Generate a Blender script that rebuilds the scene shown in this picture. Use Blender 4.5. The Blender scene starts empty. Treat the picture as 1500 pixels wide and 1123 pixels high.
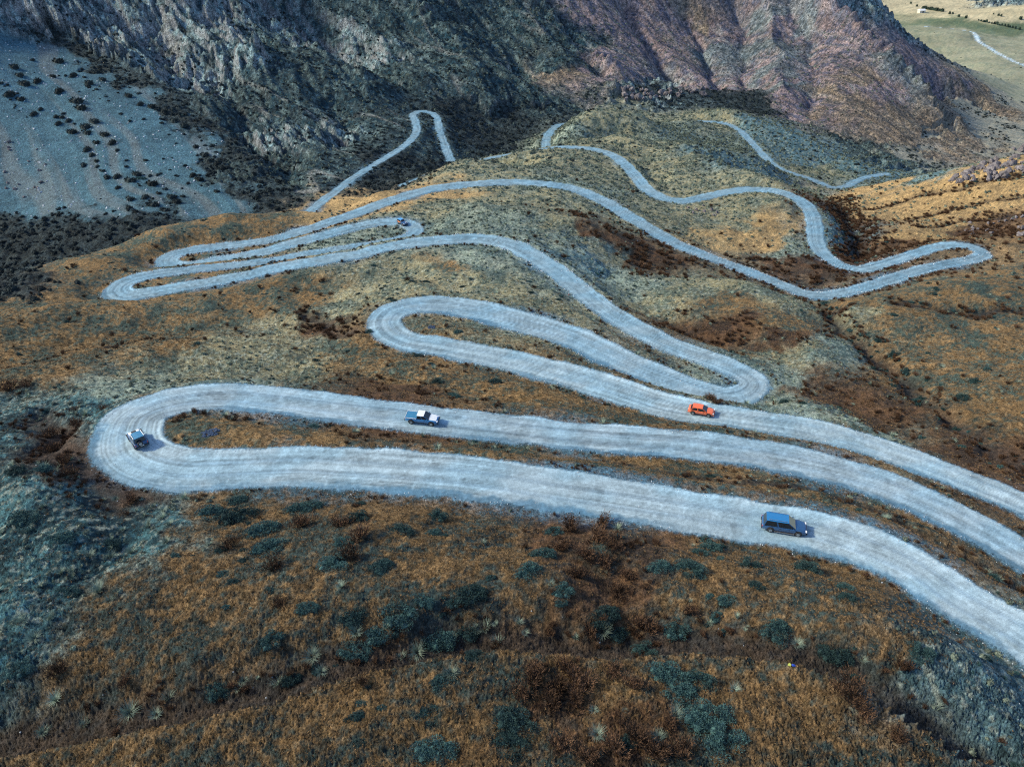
import bpy, math, random, time
import numpy as np
T0 = time.time()
PI = math.pi
scene = bpy.context.scene
COL = scene.collection

# ------------------------------------------------------------------ camera
CAM_Z = 100.0
PITCH = math.radians(36)
FPX = 1013.0                      # focal length in photo pixels (photo 1500 wide)
SP, CP = math.sin(PITCH), math.cos(PITCH)
cam_data = bpy.data.cameras.new('camera')
cam_data.sensor_width = 36.0
cam_data.lens = FPX / 1500 * 36
cam_data.clip_start = 0.5
cam_data.clip_end = 12000
cam = bpy.data.objects.new('camera', cam_data)
COL.objects.link(cam)
cam.location = (0, 0, CAM_Z)
cam.rotation_euler = (math.radians(90 - 36), 0, 0)
scene.camera = cam

# ------------------------------------------------------------------ light
SUN_EL, SUN_AZ = math.radians(33), math.radians(-84)      # azimuth from +y (view direction) towards +x
world = bpy.data.worlds.new('World')
scene.world = world
world.use_nodes = True
wn = world.node_tree
bg = wn.nodes['Background']
sky = wn.nodes.new('ShaderNodeTexSky')
sky.sky_type = 'NISHITA'
sky.sun_disc = False
sky.sun_elevation = SUN_EL
sky.sun_rotation = SUN_AZ
sky.ozone_density = 2.0
wn.links.new(sky.outputs[0], bg.inputs[0])
bg.inputs[1].default_value = 0.15
sd = bpy.data.lights.new('sun', 'SUN')
sd.energy = 3.1
sd.angle = math.radians(6)
sd.color = (1.0, 0.90, 0.66)
sun = bpy.data.objects.new('sun', sd)
COL.objects.link(sun)
from mathutils import Vector
sdir = Vector((math.sin(SUN_AZ) * math.cos(SUN_EL), math.cos(SUN_AZ) * math.cos(SUN_EL), math.sin(SUN_EL)))
sun.rotation_euler = sdir.to_track_quat('Z', 'Y').to_euler()
sun.location = (0, 0, 300)
scene.view_settings.view_transform = 'Standard'
scene.view_settings.look = 'None'
scene.view_settings.gamma = 1
scene.view_settings.exposure = 0.80
scene.render.engine = 'CYCLES'
scene.cycles.use_denoising = False
scene.cycles.pixel_filter_type = 'BLACKMAN_HARRIS'
scene.cycles.filter_width = 1.15
scene.cycles.max_bounces = 4
scene.cycles.diffuse_bounces = 2

# ------------------------------------------------------------------ helpers
def rayk(py):
    v = (py - 561.5) / FPX
    return SP + v * CP, CP - v * SP          # drop and forward distance per unit of depth

def world_at(px, py, d):
    a, b = rayk(py)
    return ((px - 750) / FPX * d, b * d, CAM_Z - a * d)

def world_drop(px, py, drop):
    a, b = rayk(py)
    return world_at(px, py, drop / a)

def _h(ix, iy, seed):
    n = (ix.astype(np.int64) * 374761393 + iy.astype(np.int64) * 668265263 + seed * 974634777) & 0xffffffff
    n = ((n ^ (n >> 13)) * 1274126177) & 0xffffffff
    n = n ^ (n >> 16)
    return n.astype(np.float32) * np.float32(2 * PI / 4294967296.0)

def noise(x, y, seed=0):
    """gradient noise, about -1..1"""
    x = np.asarray(x, dtype=np.float64); y = np.asarray(y, dtype=np.float64)
    ix = np.floor(x); iy = np.floor(y)
    fx = (x - ix).astype(np.float32); fy = (y - iy).astype(np.float32)
    ix = ix.astype(np.int64); iy = iy.astype(np.int64)
    u = fx * fx * fx * (fx * (fx * 6 - 15) + 10)
    w = fy * fy * fy * (fy * (fy * 6 - 15) + 10)
    def g(dx, dy):
        a = _h(ix + dx, iy + dy, seed)
        return np.cos(a) * (fx - dx) + np.sin(a) * (fy - dy)
    n0 = g(0, 0) * (1 - u) + g(1, 0) * u
    n1 = g(0, 1) * (1 - u) + g(1, 1) * u
    return (n0 * (1 - w) + n1 * w) * 1.6

def fbm(x, y, seed=0, octs=4, gain=0.5):
    s = 0; a = 1.0; f = 1.0
    for o in range(octs):
        s = s + a * noise(x * f + 17.3 * o, y * f - 9.1 * o, seed + o * 7)
        a *= gain; f *= 2.03
    return s

def ridged(x, y, seed=0, octs=4, gain=0.5):
    s = 0; a = 1.0; f = 1.0
    for o in range(octs):
        s = s + a * (1 - 2 * np.abs(noise(x * f + 31.7 * o, y * f + 5.3 * o, seed + o * 11)))
        a *= gain; f *= 2.1
    return s

def sstep(a, b, x):
    t = np.clip((x - a) / (b - a), 0, 1)
    return t * t * (3 - 2 * t)

# ------------------------------------------------------------------ roads (photo pixel, drop below camera, half width in m)
ROAD_MAIN = [
 (1640,1060,59,3.4),(1570,990,59.6,3.4),(1500,936,60.3,3.4),(1400,876,60.6,3.4),(1334,831,60.9,3.5),(1267,802,61.3,3.5),(1200,780,61.7,3.5),
 (1147,771,62,3.5),(1100,763,62.1,3.5),(1000,746,62.3,3.6),(900,730,62.5,3.7),(800,715,62.7,3.8),(700,700,62.8,3.9),(600,691,63,4.0),(500,685,63.3,4.0),
 (434,682,63.6,4.0),(334,686,64,4.0),(267,687,64.3,4.1),(215,676,64.7,4.5),(190,658,65,4.8),(187,636,65.3,4.9),(198,612,65.6,4.6),(225,597,65.8,4.0),(267,586,66,3.6),
 (334,580,66.2,3.4),(400,586,66.4,3.4),(500,599,66.7,3.3),(600,610,67,3.3),(700,622,67.4,3.3),(800,634,67.8,3.3),(900,643,68.1,3.3),
 (1000,650,68.4,3.4),(1100,664,68.8,3.4),(1200,683,69.1,3.4),(1300,713,69.4,3.4),(1400,757,69.7,3.2),(1500,813,70,3.0),(1600,875,70.3,3.0),
]
ROAD_MID = [
 (1650,830,71,2.7),(1570,778,71.3,2.7),(1500,740,71.6,2.7),(1434,712,72,2.7),(1367,685,72.4,2.8),(1300,662,72.8,2.9),(1234,640,73.3,3.0),(1167,625,73.8,3.0),(1100,615,74.2,3.0),
 (1040,605,74.6,3.2),(967,591,75.2,3.5),(901,570,75.8,3.9),(834,550,76.3,3.9),(767,532,76.8,3.7),(700,518,77.3,3.6),(634,506,77.7,3.5),(600,500,77.9,3.5),
 (573,488,78.2,3.7),(563,472,78.6,3.8),(575,457,78.9,3.7),(600,449,79.1,3.8),(634,446,79.3,4.0),(700,455,79.5,4.4),(767,472,79.7,4.4),(834,492,79.9,4.3),(884,515,80,4.2),
 (934,538,80.1,4.0),(985,558,80.3,3.6),(1030,573,80.5,3.2),(1067,581,80.6,3.0),(1093,576,80.8,3.0),(1105,562,81,3.2),(1088,547,81.2,3.2),(1050,530,81.5,3.2),
 (1000,513,81.9,3.2),(944,487,82.6,3.3),(901,463,83.2,3.3),(867,438,83.8,3.3),(834,412,84.5,3.3),(795,384,85.3,3.4),(750,359,86,3.5),(700,350,86.5,3.5),
 (633,353,87,3.4),(567,362,87.6,3.1),(529,372,88,3.0),(477,380,88.4,3.0),(400,394,89,3.0),(348,406,89.5,2.9),(279,418,90,2.9),(244,424,90.3,3.0),(209,430,90.6,3.4),
 (183,433,90.8,3.8),(172,424,91.1,3.8),(185,413,91.3,3.4),(209,405,91.5,2.9),(244,399,91.8,2.6),(296,393,92,2.4),(348,388,92.3,2.4),(400,382,92.6,2.6),(425,378,92.8,2.7),
 (459,371,93,2.6),(511,363,93.4,2.4),(563,355,93.7,2.4),(595,347,94,2.6),(608,336,94.2,2.9),(590,326,94.4,3.0),(563,325,94.6,3.0),(529,331,94.9,3.0),(477,344,95.2,3.1),
 (425,358,95.5,3.1),(390,368,95.7,3.0),(331,378,96,2.4),(279,388,96.3,2.6),(252,389,96.5,3.2),(243,381,96.7,3.4),(255,373,96.9,3.3),(280,367,97.1,3.0),(320,361,97.4,2.8),(348,358,97.5,2.8),(400,350,97.8,2.8),
 (500,320,98.8,3.2),(567,296,99.4,3.4),(633,277,100,3.6),(700,269,100.5,3.4),(767,267,101,3.3),(834,275,101.7,3.3),(877,291,102.3,3.4),(917,314,103,3.4),(967,344,103.8,3.2),
 (1000,361,104.5,3.0),(1060,384,105.2,2.7),(1120,407,106,2.6),(1154,421,106.2,2.6),(1177,430,106.3,2.7),(1211,433,106.5,2.7),(1256,424,106.8,2.6),(1301,410,107.1,2.6),(1347,396,107.4,2.6),(1392,386,107.7,2.6),
 (1427,379,108,2.6),(1441,371,108.2,2.7),(1418,361,108.4,2.8),(1394,359,108.6,2.7),(1369,363,108.8,2.6),(1324,377,109.1,2.6),(1290,388,109.3,2.6),(1260,394,109.6,2.6),(1233,389,110,2.7),
 (1211,376,110.4,2.9),(1197,358,110.8,3.1),(1194,335,111.2,3.2),(1189,312,111.6,3.2),(1172,294,112,3.2),(1145,282,112.5,3.2),(1120,278,113,3.2),(1090,278,113.4,3.2),(1060,282,113.7,3.1),(1030,289,114.2,3.0),
 (1000,294,114.6,3.0),(976,291,115,3.1),(950,279,115.6,3.3),(936,264,116,3.3),(920,246,116.8,3.3),(900,229,117.5,3.2),(870,219,118.2,2.9),(844,216,118.6,2.7),(820,216,119,2.3),(796,219,119.5,2.0),
 (750,226,120.1,1.7),(700,235,120.8,1.5),(650,249,121.6,1.6),(610,263,122.5,1.6),(585,273,123.2,1.6),
]
ROAD_LOOP = [
 (440,322,126,2.6),(457,308,127,2.7),(478,290,127.5,2.6),(500,274,128,2.5),(520,259,128.3,2.4),(550,240,128.8,2.4),(580,222,129.3,2.4),(600,207,130,2.5),(610,192,130.8,2.6),(608,178,131.4,2.6),
 (605,168,131.9,2.6),(616,163,132.4,2.6),(630,165,132.9,2.6),(640,173,133.5,2.6),(643,190,134.6,2.5),(652,214,136,2.6),(664,242,138,2.7),(690,268,139.5,2.7),
]
ROAD_FAR = [
 (792,232,141,2.7),(799,216,142,2.7),(800,204,142.6,2.8),(807,192,143.2,2.8),(820,183,144,2.8),(850,180,145.5,2.6),(900,182,147.5,2.6),(950,183,148.8,2.5),(1006,180,150,2.5),(1033,178,150.6,2.6),(1061,181,151.2,2.6),(1082,190,152,2.7),(1099,207,153,2.7),
 (1116,225,154,2.7),(1134,242,155,2.6),(1155,252,156,2.5),(1178,259,157.3,2.4),(1202,268,158.8,2.4),(1221,275,160,2.4),(1238,273,160.8,2.4),(1253,266,161.6,2.4),(1272,259,163,2.4),(1300,255,165,2.4),
]
ROAD_VALLEY = [
 (1340,38,216,1.6),(1364,40,216.5,1.6),(1395,43,217,1.7),(1420,46,217.5,2.6),(1429,51,217.6,3.6),(1433,60,217.8,3.9),(1447,69,218,3.4),(1467,81,218.3,3.2),(1487,91,218.6,3.0),(1500,96,219,2.8),(1560,125,219.5,2.8),(1660,160,220,2.8),
]
ROADS = [ROAD_MAIN, ROAD_MID, ROAD_LOOP, ROAD_FAR, ROAD_VALLEY]

def dense_road(ctrl, step):
    W = np.array([world_drop(px, py, dr) + (hw,) for px, py, dr, hw in ctrl])
    # centripetal-ish Catmull-Rom through the points
    out = []
    n = len(W)
    for i in range(n - 1):
        p0 = W[max(i - 1, 0)]; p1 = W[i]; p2 = W[i + 1]; p3 = W[min(i + 2, n - 1)]
        d01 = max(np.linalg.norm((p1 - p0)[:2]) ** .5, 1e-3) if i > 0 else None
        d12 = max(np.linalg.norm((p2 - p1)[:2]) ** .5, 1e-3)
        d23 = max(np.linalg.norm((p3 - p2)[:2]) ** .5, 1e-3) if i < n - 2 else None
        m1 = (p2 - p1) if d01 is None else d12 * ((p1 - p0) / d01 - (p2 - p0) / (d01 + d12) + (p2 - p1) / d12)
        m2 = (p2 - p1) if d23 is None else d12 * ((p2 - p1) / d12 - (p3 - p1) / (d12 + d23) + (p3 - p2) / d23)
        L = np.linalg.norm((p2 - p1)[:2])
        k = max(2, int(L / (step * .25)))
        t = np.linspace(0, 1, k, endpoint=False)[:, None]
        out.append((2*t**3-3*t**2+1)*p1 + (t**3-2*t**2+t)*m1 + (-2*t**3+3*t**2)*p2 + (t**3-t**2)*m2)
    P = np.vstack(out + [W[-1:]])
    s = np.concatenate([[0], np.cumsum(np.linalg.norm(np.diff(P[:, :2], axis=0), axis=1))])
    q = np.arange(0, s[-1], step)
    D = np.stack([np.interp(q, s, P[:, c]) for c in range(4)], 1)
    # smooth grade a little
    for c in (2, 3):
        k = np.ones(9) / 9
        pad = np.pad(D[:, c], 4, mode='edge')
        D[:, c] = np.convolve(pad, k, mode='valid')
    return D, q

# ------------------------------------------------------------------ ground heights: control points (photo pixel, depth)
CP_D = [
 # foreground slope
 (0,1123,57),(375,1123,54),(750,1123,52.5),(1125,1123,52),(1500,1123,54),
 (0,1000,64),(375,1000,61),(750,1000,59.5),(1125,1000,58),(1400,1010,58.5),
 (0,900,71),(375,900,69),(750,880,68),(1100,880,66),(1300,900,65),
 (150,800,79),(450,790,79),(750,800,76.5),(1000,820,73.5),
 (0,800,81),(0,700,90),(60,640,102),(0,600,113),(100,560,122),(0,540,133),
 (200,540,133),(400,540,134),(450,500,148),(300,500,148),(200,460,168),(350,450,172),(480,430,180),(600,400,190),(700,400,186),(760,420,176),
 (0,480,158),(100,430,182),(0,447,172),(130,377,205),(240,337,228),(330,313,246),(450,313,250),(390,330,240),
 (560,281,272),(640,258,298),(700,238,340),(740,230,362),
 (700,310,240),(800,310,245),(860,340,225),(700,330,222),
 (600,570,117),(800,590,114),(950,615,111),
 (1000,430,186),(1050,440,182),(950,440,182),(1000,470,168),(900,380,215),(950,400,205),
 (1100,470,172),(1200,470,182),(1100,430,190),(1180,540,146),(1250,600,128),(1180,590,128),(1350,640,118),
 (1500,640,120),(1500,560,142),(1500,480,176),(1500,400,222),(1400,460,184),(1400,560,144),(1300,480,178),(1300,560,146),(1400,410,208),(1300,440,195),
 (1500,360,250),(1450,340,272),(1500,310,290),(1500,260,318),(1500,228,335),(1450,236,352),(1400,247,372),(1350,257,392),(1300,266,412),
 (1400,300,318),(1350,330,285),(1300,300,345),(1300,340,285),(1250,330,300),(1230,300,335),(1280,370,258),
 (1100,320,280),(1050,320,283),(1150,340,268),(1080,350,262),(1140,370,250),(1000,320,278),(1100,380,245),
 (1000,250,355),(1050,240,378),(960,230,385),(1080,255,362),(1130,262,350),(1020,210,425),(1080,215,410),
 (950,205,420),(900,200,425),(850,200,430),(880,170,462),(930,175,466),(840,180,448),(990,200,465),(1000,187,500),(975,186,480),(1190,268,445),(1200,280,425),(1185,290,385),
 (1000,172,515),(1060,165,545),(1120,175,545),(1180,205,520),(1250,240,505),(1180,230,495),(1130,200,515),
 (850,250,330),(800,240,335),(750,245,325),(870,270,300),
 # ravine floor
 (0,430,285),(0,360,320),(100,365,305),(0,315,352),(200,322,320),(320,306,335),(380,300,335),(740,215,470),(760,200,495),(700,222,455),
 (440,300,338),(560,262,375),(620,240,405),(700,190,500),
 # left mountain: scree and cliffs
 (0,200,405),(150,250,375),(150,150,430),(0,50,480),(250,230,388),(100,100,468),(300,200,412),(400,250,368),(300,100,480),(200,0,545),(0,0,505),
 (400,0,605),(450,100,520),(500,200,425),(560,190,440),(600,100,540),(700,0,640),(700,100,570),(650,140,510),
 (800,100,595),(800,155,540),(900,0,705),(900,100,625),(900,155,560),(1000,0,745),(1000,100,655),(1000,155,590),(1100,0,765),(1100,100,685),(1100,160,600),
 (1200,0,745),(1200,100,665),(1200,190,575),(1300,240,530),(1300,150,640),(1300,60,745),(1250,0,765),(1400,140,770),(1400,200,650),(1400,225,605),
 (1500,180,740),(1500,215,650),(1500,130,900),(1440,118,850),
 (1500,80,1080),(1420,50,1190),(1400,30,1310),(1345,12,1450),(1500,40,1290),(1430,12,1440),(1410,66,1130),(1445,92,1010),(1375,40,1240),(1480,118,925),(1350,22,1380),(1320,50,800),(1360,85,790),(1400,112,780),(1290,10,825),
 (1620,120,960),(1650,60,1200),(1640,10,1500),
]
CP_W = [  # hidden or outside the frame: x, y, z
 (-200,60,28),(-180,150,10),(-260,240,-25),(-120,20,40),(120,20,40),(200,60,22),(240,160,-2),(330,260,-10),(0,8,45),
 (-60,300,-22),(-100,280,-26),(-10,350,-33),(60,440,-44),(-160,255,-28),
 (300,420,-62),(380,430,-60),(330,470,-78),
 (505,1010,-80),(545,960,-88),(600,920,-98),(470,1100,-70),(560,1000,-118),(520,1150,-118),(620,1500,-112),
 (-420,330,-20),(-520,420,40),(-420,560,70),(-600,700,150),(-300,720,110),(-100,800,95),(0,900,100),(200,950,95),(330,900,40),
 (-600,1200,260),(-100,1300,230),(300,1300,60),(700,600,-60),(800,900,-100),(900,400,40),(600,300,20),
 (1000,1500,-100),(1400,1000,0),(1200,2200,-60),(700,2000,-60),(900,2600,60),(300,2200,160),(-300,2400,350),(2200,2600,200),(1800,3600,300),(600,3600,300),(-600,3800,500),
]
pts = [world_at(*c) for c in CP_D] + list(CP_W)
for R in ROADS:
    D, _ = dense_road(R, 1.0)
    pts += [tuple(r[:3]) for r in D[::14]]
pts = np.array(pts)
Y0 = 30.0
def uv(x, y):
    return x / (y + Y0), np.log(y + Y0)
cu, cv = uv(pts[:, 0], pts[:, 1])
def kern(r2):
    return 0.5 * r2 * np.log(r2 + 1e-12)
n = len(pts)
K = kern((cu[:, None] - cu[None]) ** 2 + (cv[:, None] - cv[None]) ** 2) + np.eye(n) * 2e-4
Pm = np.stack([np.ones(n), cu, cv], 1)
A = np.block([[K, Pm], [Pm.T, np.zeros((3, 3))]])
sol = np.linalg.solve(A, np.concatenate([pts[:, 2], np.zeros(3)]))
def tps(x, y):
    u, v = uv(x, y)
    sh = u.shape
    u = u.ravel().astype(np.float32); v = v.ravel().astype(np.float32)
    out = np.empty(u.size, np.float64)
    cu32, cv32, w32 = cu.astype(np.float32), cv.astype(np.float32), sol[:n].astype(np.float32)
    for i in range(0, u.size, 20000):
        r2 = (u[i:i+20000, None] - cu32) ** 2 + (v[i:i+20000, None] - cv32) ** 2
        out[i:i+20000] = kern(r2) @ w32
    out += sol[n] + sol[n+1] * u + sol[n+2] * v
    return out.reshape(sh)

def hit0(px, py):
    a, b = rayk(py)
    d = np.exp(np.linspace(math.log(40), math.log(2200), 700))
    x = (px - 750) / FPX * d; y = b * d; z = CAM_Z - a * d
    g = tps(x, y) > z
    i = int(np.argmax(g)) if g.any() else len(d) - 1
    return np.array([x[i], y[i], z[i]])

# ------------------------------------------------------------------ grid
NU_IN, NU_OUT = 940, 36
u_in = np.linspace(-0.76, 0.76, NU_IN)
ro = np.linspace(0, 1, NU_OUT + 1)[1:]
u_out = 0.76 + ro ** 1.4 * 0.9
UG = np.concatenate([-u_out[::-1], u_in, u_out])
def vseg(y0, y1, k): return np.linspace(math.log(y0 + Y0), math.log(y1 + Y0), k, endpoint=False)
VG = np.concatenate([vseg(4, 22, 14), vseg(22, 105, 370), vseg(105, 360, 310), vseg(360, 900, 330), vseg(900, 1800, 90), vseg(1800, 4200, 25)])
NU, NV = len(UG), len(VG)
YG = (np.exp(VG) - Y0)
GY = np.repeat(YG[:, None], NU, 1)
GX = UG[None] * (GY + Y0)
# base surface on a coarser lattice, then bicubic-ish upsample by direct evaluation (cheap enough)
Z = tps(GX, GY)
print('tps', round(time.time() - T0, 1), GX.shape)

# ------------------------------------------------------------------ ground cover map: (photo pixel, kind)
KINDS = ['mgrey','mtan','pale','fg','blue','brown','rust','olive','sage','slate','scree','scrub','cliff','purple','valley','dark','tan','green','gold']
KI = {k: i for i, k in enumerate(KINDS)}
MAP = [
 ('blue', [(0,640),(60,600),(100,700),(30,720),(0,800),(60,780),(120,800),(20,880),(100,740),(180,760),(0,940),(60,850),(130,600),(220,790)]),
 ('fg', [(300,850),(400,820),(500,900),(250,940),(330,760),(480,750),(620,780),(750,820),(900,800),(1000,860),(1100,850),(1200,900),(1300,960),(650,860),(150,960),(180,900),
         (750,1000),(900,1000),(1100,1020),(1200,1050),(500,1060),(400,1090),(650,1030),(300,1100),(100,1110),(1350,1110),(1000,1110),(800,1110),(1050,1000),(1150,800),(1250,850)]),
 ('slate', [(1420,1000),(1450,1050),(1330,980)]),
 ('brown', [(50,540),(100,500),(200,480),(60,460),(150,450),(330,440),(400,430),(250,500),(0,520),(520,510),(600,540),(700,560),(820,590),(900,610),(650,400),(450,440),(160,400),(230,360),(350,330),(420,320),
          (1450,420),(1400,440),(1500,480),(1350,470),(1400,520),(1300,460),(1450,600),(1500,560),(1300,520),(1350,560),(1250,450),(1130,480),(1080,450),(1250,650),(300,620),(400,640),(900,690),(700,665),(1100,700),(1250,760),(1000,700)]),
 ('olive', [(500,450),(350,510),(450,520),(420,480),(700,420),(780,450),(600,410),(560,430),(300,540),(700,300),(640,300),(760,290),(820,330),(900,380),(1050,420),(980,430),(1130,440),(800,240),(720,250),(850,250),(760,240),
          (950,220),(900,200),(1000,240),(960,250),(1070,330),(1000,330),(1100,300),(1150,270),(1040,180),(1200,250),(870,180),(930,170),(1000,270),(1250,470),(1150,520),(900,300),(950,310)]),
 ('sage', [(820,400),(900,400),(740,330),(690,380),(760,370),(850,350),(660,330),(590,340),(520,350),(990,200),(1060,210),(840,190),(800,260),(870,280),(1230,520),(1100,550),(1150,560),(1180,600),(1160,380),(1280,640),(200,560),(330,560),(1160,360)]),
 ('slate', [(1120,190),(1170,220),(1230,240),(1290,255),(1060,245),(1100,245),(1240,330),(1220,350),(1040,240),(870,385),(1340,265),(1200,230),(1260,250)]),
 ('tan', [(1300,290),(1350,280),(1400,270),(1350,310),(1420,300),(1480,280),(1290,310),(1400,330),(1330,340),(1120,330),(1130,350),(1100,360),(1080,340),(1280,275),(500,300),(560,290),(620,285),(450,325)]),
 ('rust', [(860,340),(900,360),(930,370),(1240,320),(1260,345),(1240,385),(1180,560),(1220,580),(1060,480),(1150,500),(80,650),(90,690),(150,695),(590,600),(580,560),(1330,345),(1290,590),(1400,650),(1450,670),(880,850),(850,790),(940,800),(800,1060),(900,1060),(960,1090),(480,470),(1190,390),(1150,395),(1440,330)]),
 ('scree', [(30,200),(100,220),(60,120),(150,170),(200,200),(150,270),(60,270),(230,250),(280,270),(200,300),(10,290),(260,220),(120,300),(30,80),(320,300),(0,240),(62,72),(110,105),(160,135),(205,168),(245,200),(285,235),(325,280),(90,85)]),
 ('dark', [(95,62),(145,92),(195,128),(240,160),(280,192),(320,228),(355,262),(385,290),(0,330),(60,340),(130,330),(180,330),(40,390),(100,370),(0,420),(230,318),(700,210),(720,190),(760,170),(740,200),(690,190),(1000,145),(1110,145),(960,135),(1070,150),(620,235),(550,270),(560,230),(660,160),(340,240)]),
 ('cliff', [(100,40),(180,70),(60,20),(300,70),(340,90),(150,20),(250,40),(480,50),(280,100),(410,200),(240,20),(480,190),(0,0),(970,110),(990,140),(930,140),(1280,20),(1310,40),(540,80),(1260,10)]),
 ('scrub', [(380,150),(420,100),(450,150),(350,190),(400,230),(440,260),(500,230),(520,180),(560,120),(600,60),(650,100),(700,60),(700,130),(750,100),(800,60),(780,140),(850,60),(560,40),(500,20),(650,20),(620,130),(840,100),(470,120),(540,150),(350,260),(700,160),
           (1270,215),(1300,235),(1330,245),(630,190),(740,30),(640,220)]),
 ('purple', [(900,40),(950,20),(1000,60),(1050,60),(1100,40),(900,100),(1000,110),(860,120),(1150,40),(1200,60),(1060,110),(1150,120),(1200,120),(1230,100),(1180,160),(1100,110),(1300,100),(1350,100),(1320,60),(1280,80),(1380,120),(1250,130),(1290,140),(1220,40)]),
 ('pale', [(1400,190),(1450,170),(1480,215),(1450,140),(1490,150),(1410,160),(1460,200),(1430,180),(1370,200),(1340,215),(1480,190),(1350,235)]),
 ('mgrey', [(1100,70),(1160,80),(1130,30),(1070,80),(1120,110),(1190,20),(1160,130),(1330,130),(1300,110)]),
 ('mtan', [(1240,150),(1250,120),(1200,130),(830,110),(1020,50),(1340,180),(1330,210),(1370,205),(1400,175),(1270,180),(1300,200),(1380,150),(1370,230),(1440,140),(1460,165),(1420,200),(1400,220)]),
 ('valley', [(1480,130),(1440,60),(1470,60),(1500,70),(1400,45),(1490,110),(1500,140),(1450,110)]),
 ('green', [(1380,32),(1420,35),(1450,42),(1490,45),(1470,35),(1430,28)]),
 ('gold', [(1350,5),(1380,12),(1410,20),(1450,20),(1500,25),(1480,15),(1400,0)]),
 ('cliff', [(1480,4),(1500,2),(1450,2)]),
]
mu, mv, mk = [], [], []
for k, lst in MAP:
    for (px, py) in lst:
        p = hit0(px, py)
        a, b = uv(p[0], p[1])
        mu.append(a); mv.append(b); mk.append(KI[k])
for (x, y, k) in [(-500,600,'cliff'),(-300,900,'scrub'),(200,1200,'purple'),(800,700,'sage'),(700,300,'tan'),(-250,150,'brown'),(300,100,'brown'),(1500,1500,'gold'),(0,2500,'purple'),(1200,3000,'purple'),(-100,10,'fg'),(100,10,'fg')]:
    a, b = uv(x, y); mu.append(a); mv.append(b); mk.append(KI[k])
mu = np.array(mu, np.float32); mv = np.array(mv, np.float32); mk = np.array(mk)
onehot = np.zeros((len(mk), len(KINDS)), np.float32); onehot[np.arange(len(mk)), mk] = 1
GU = np.repeat(UG[None], NV, 0); GV = np.repeat(VG[:, None], NU, 1)
# the borders between covers wander (warp in units that shrink with scale)
su, sv = GU * 1.0, GV * 1.0
warp_u = (fbm(su * 14, sv * 14, 5, 5, .6)) * 0.034
warp_v = (fbm(su * 14, sv * 14, 55, 5, .6)) * 0.034
qu = (GU + warp_u).ravel().astype(np.float32); qv = (GV + warp_v).ravel().astype(np.float32)
W = np.empty((qu.size, len(KINDS)), np.float32)
for i in range(0, qu.size, 20000):
    r2 = (qu[i:i+20000, None] - mu) ** 2 + (qv[i:i+20000, None] - mv) ** 2
    w = 1.0 / (r2 + 2e-5) ** 2.2
    W[i:i+20000] = (w @ onehot) / w.sum(1, keepdims=True)
W = W.reshape(NV, NU, len(KINDS))
print('cover', round(time.time() - T0, 1))

def wt(*names): return sum(W[..., KI[k]] for k in names)

# ------------------------------------------------------------------ relief
mtn = sstep(.25, .8, wt('scrub', 'cliff', 'purple', 'mgrey', 'mtan'))
rockw = sstep(.2, .8, wt('cliff') + .22 * wt('purple'))
hill = 1 - sstep(.3, .8, wt('scrub', 'cliff', 'purple', 'mgrey', 'mtan', 'scree', 'valley', 'green', 'gold', 'dark'))
RFREE = np.ones(GX.shape)                             # the wall is cut smooth where the loop road runs
for R in ROADS[2:4]:
    D, _ = dense_road(R, 8.0)
    dm = np.full(GX.shape, 1e9)
    msk = (GY > 200) & (GY < 700)
    gx_, gy_ = GX[msk], GY[msk]; q_ = np.full(gx_.shape, 1e9)
    for r in D: q_ = np.minimum(q_, (gx_ - r[0]) ** 2 + (gy_ - r[1]) ** 2)
    dm[msk] = q_
    RFREE = np.minimum(RFREE, sstep(8, 50, np.sqrt(dm)))
fx, fy = .62, -.78                                   # fall line of the far wall
sa = GX * (-fy) + GY * fx; ta = GX * fx + GY * fy
sb = sa + 14 * noise(GX / 90, GY / 90, 3)
smoothm = 1 - .6 * np.clip(wt('mgrey', 'mtan', 'purple') * 1.2, 0, 1)
Z += mtn * smoothm * ((ridged(sb / 75, ta / 320, 21, 5, .5) - .75) * 6.5 + (ridged(sb / 17, ta / 60, 22, 4, .55) - .75) * 2.0) * RFREE
Z += mtn * rockw * ((ridged(sb / 13, ta / 42, 23, 5, .62) - .85) * 3.4 + noise(GX / 2.2, GY / 2.2, 28) * .8) * RFREE
scr = sstep(.4, .9, wt('scree'))
# spurs (+) and gullies (-) of the far wall: photo polyline, half width m, height m
FOLDS = [
 ([(740,-20),(770,8),(820,45),(867,83),(917,122)], 22, 9), ([(790,-20),(815,25),(850,70),(890,115)], 13, -8),
 ([(905,-20),(925,15),(944,43),(965,75),(985,110)], 15, -10), ([(1000,20),(1035,60),(1045,100),(1050,130)], 11, -7), ([(1110,-10),(1128,40),(1136,90),(1145,140)], 12, 5),
 ([(1080,-10),(1085,40),(1090,90),(1095,130)], 12, -5), ([(1197,-20),(1222,28),(1250,60),(1290,95),(1334,140),(1380,182)], 20, 11), ([(1232,5),(1284,60),(1334,103),(1384,136),(1445,160)], 16, -9),
 ([(1284,-20),(1354,42),(1395,84),(1440,120)], 18, 8), ([(1160,0),(1185,60),(1195,120),(1190,165)], 14, -5),
 ([(330,0),(420,60),(500,120),(570,150)], 26, 8), ([(380,0),(470,50),(560,110),(640,150)], 18, -8), ([(560,-10),(620,30),(690,90),(730,140)], 22, 7), ([(640,-10),(700,40),(760,100)], 16, -7),
 ([(0,-10),(90,50),(190,100),(290,170),(370,245)], 13, 6), ([(230,40),(310,120),(390,210),(440,270)], 14, -7), ([(250,0),(330,60),(385,105)], 16, 9), ([(130,-10),(210,50),(280,120)], 14, -7),
 ([(480,150),(520,190),(545,225)], 10, -4),
]
fold = np.zeros(GX.shape); mreg = (GY > 260) & (GY < 1100); fgx, fgy = GX[mreg], GY[mreg]
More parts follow.
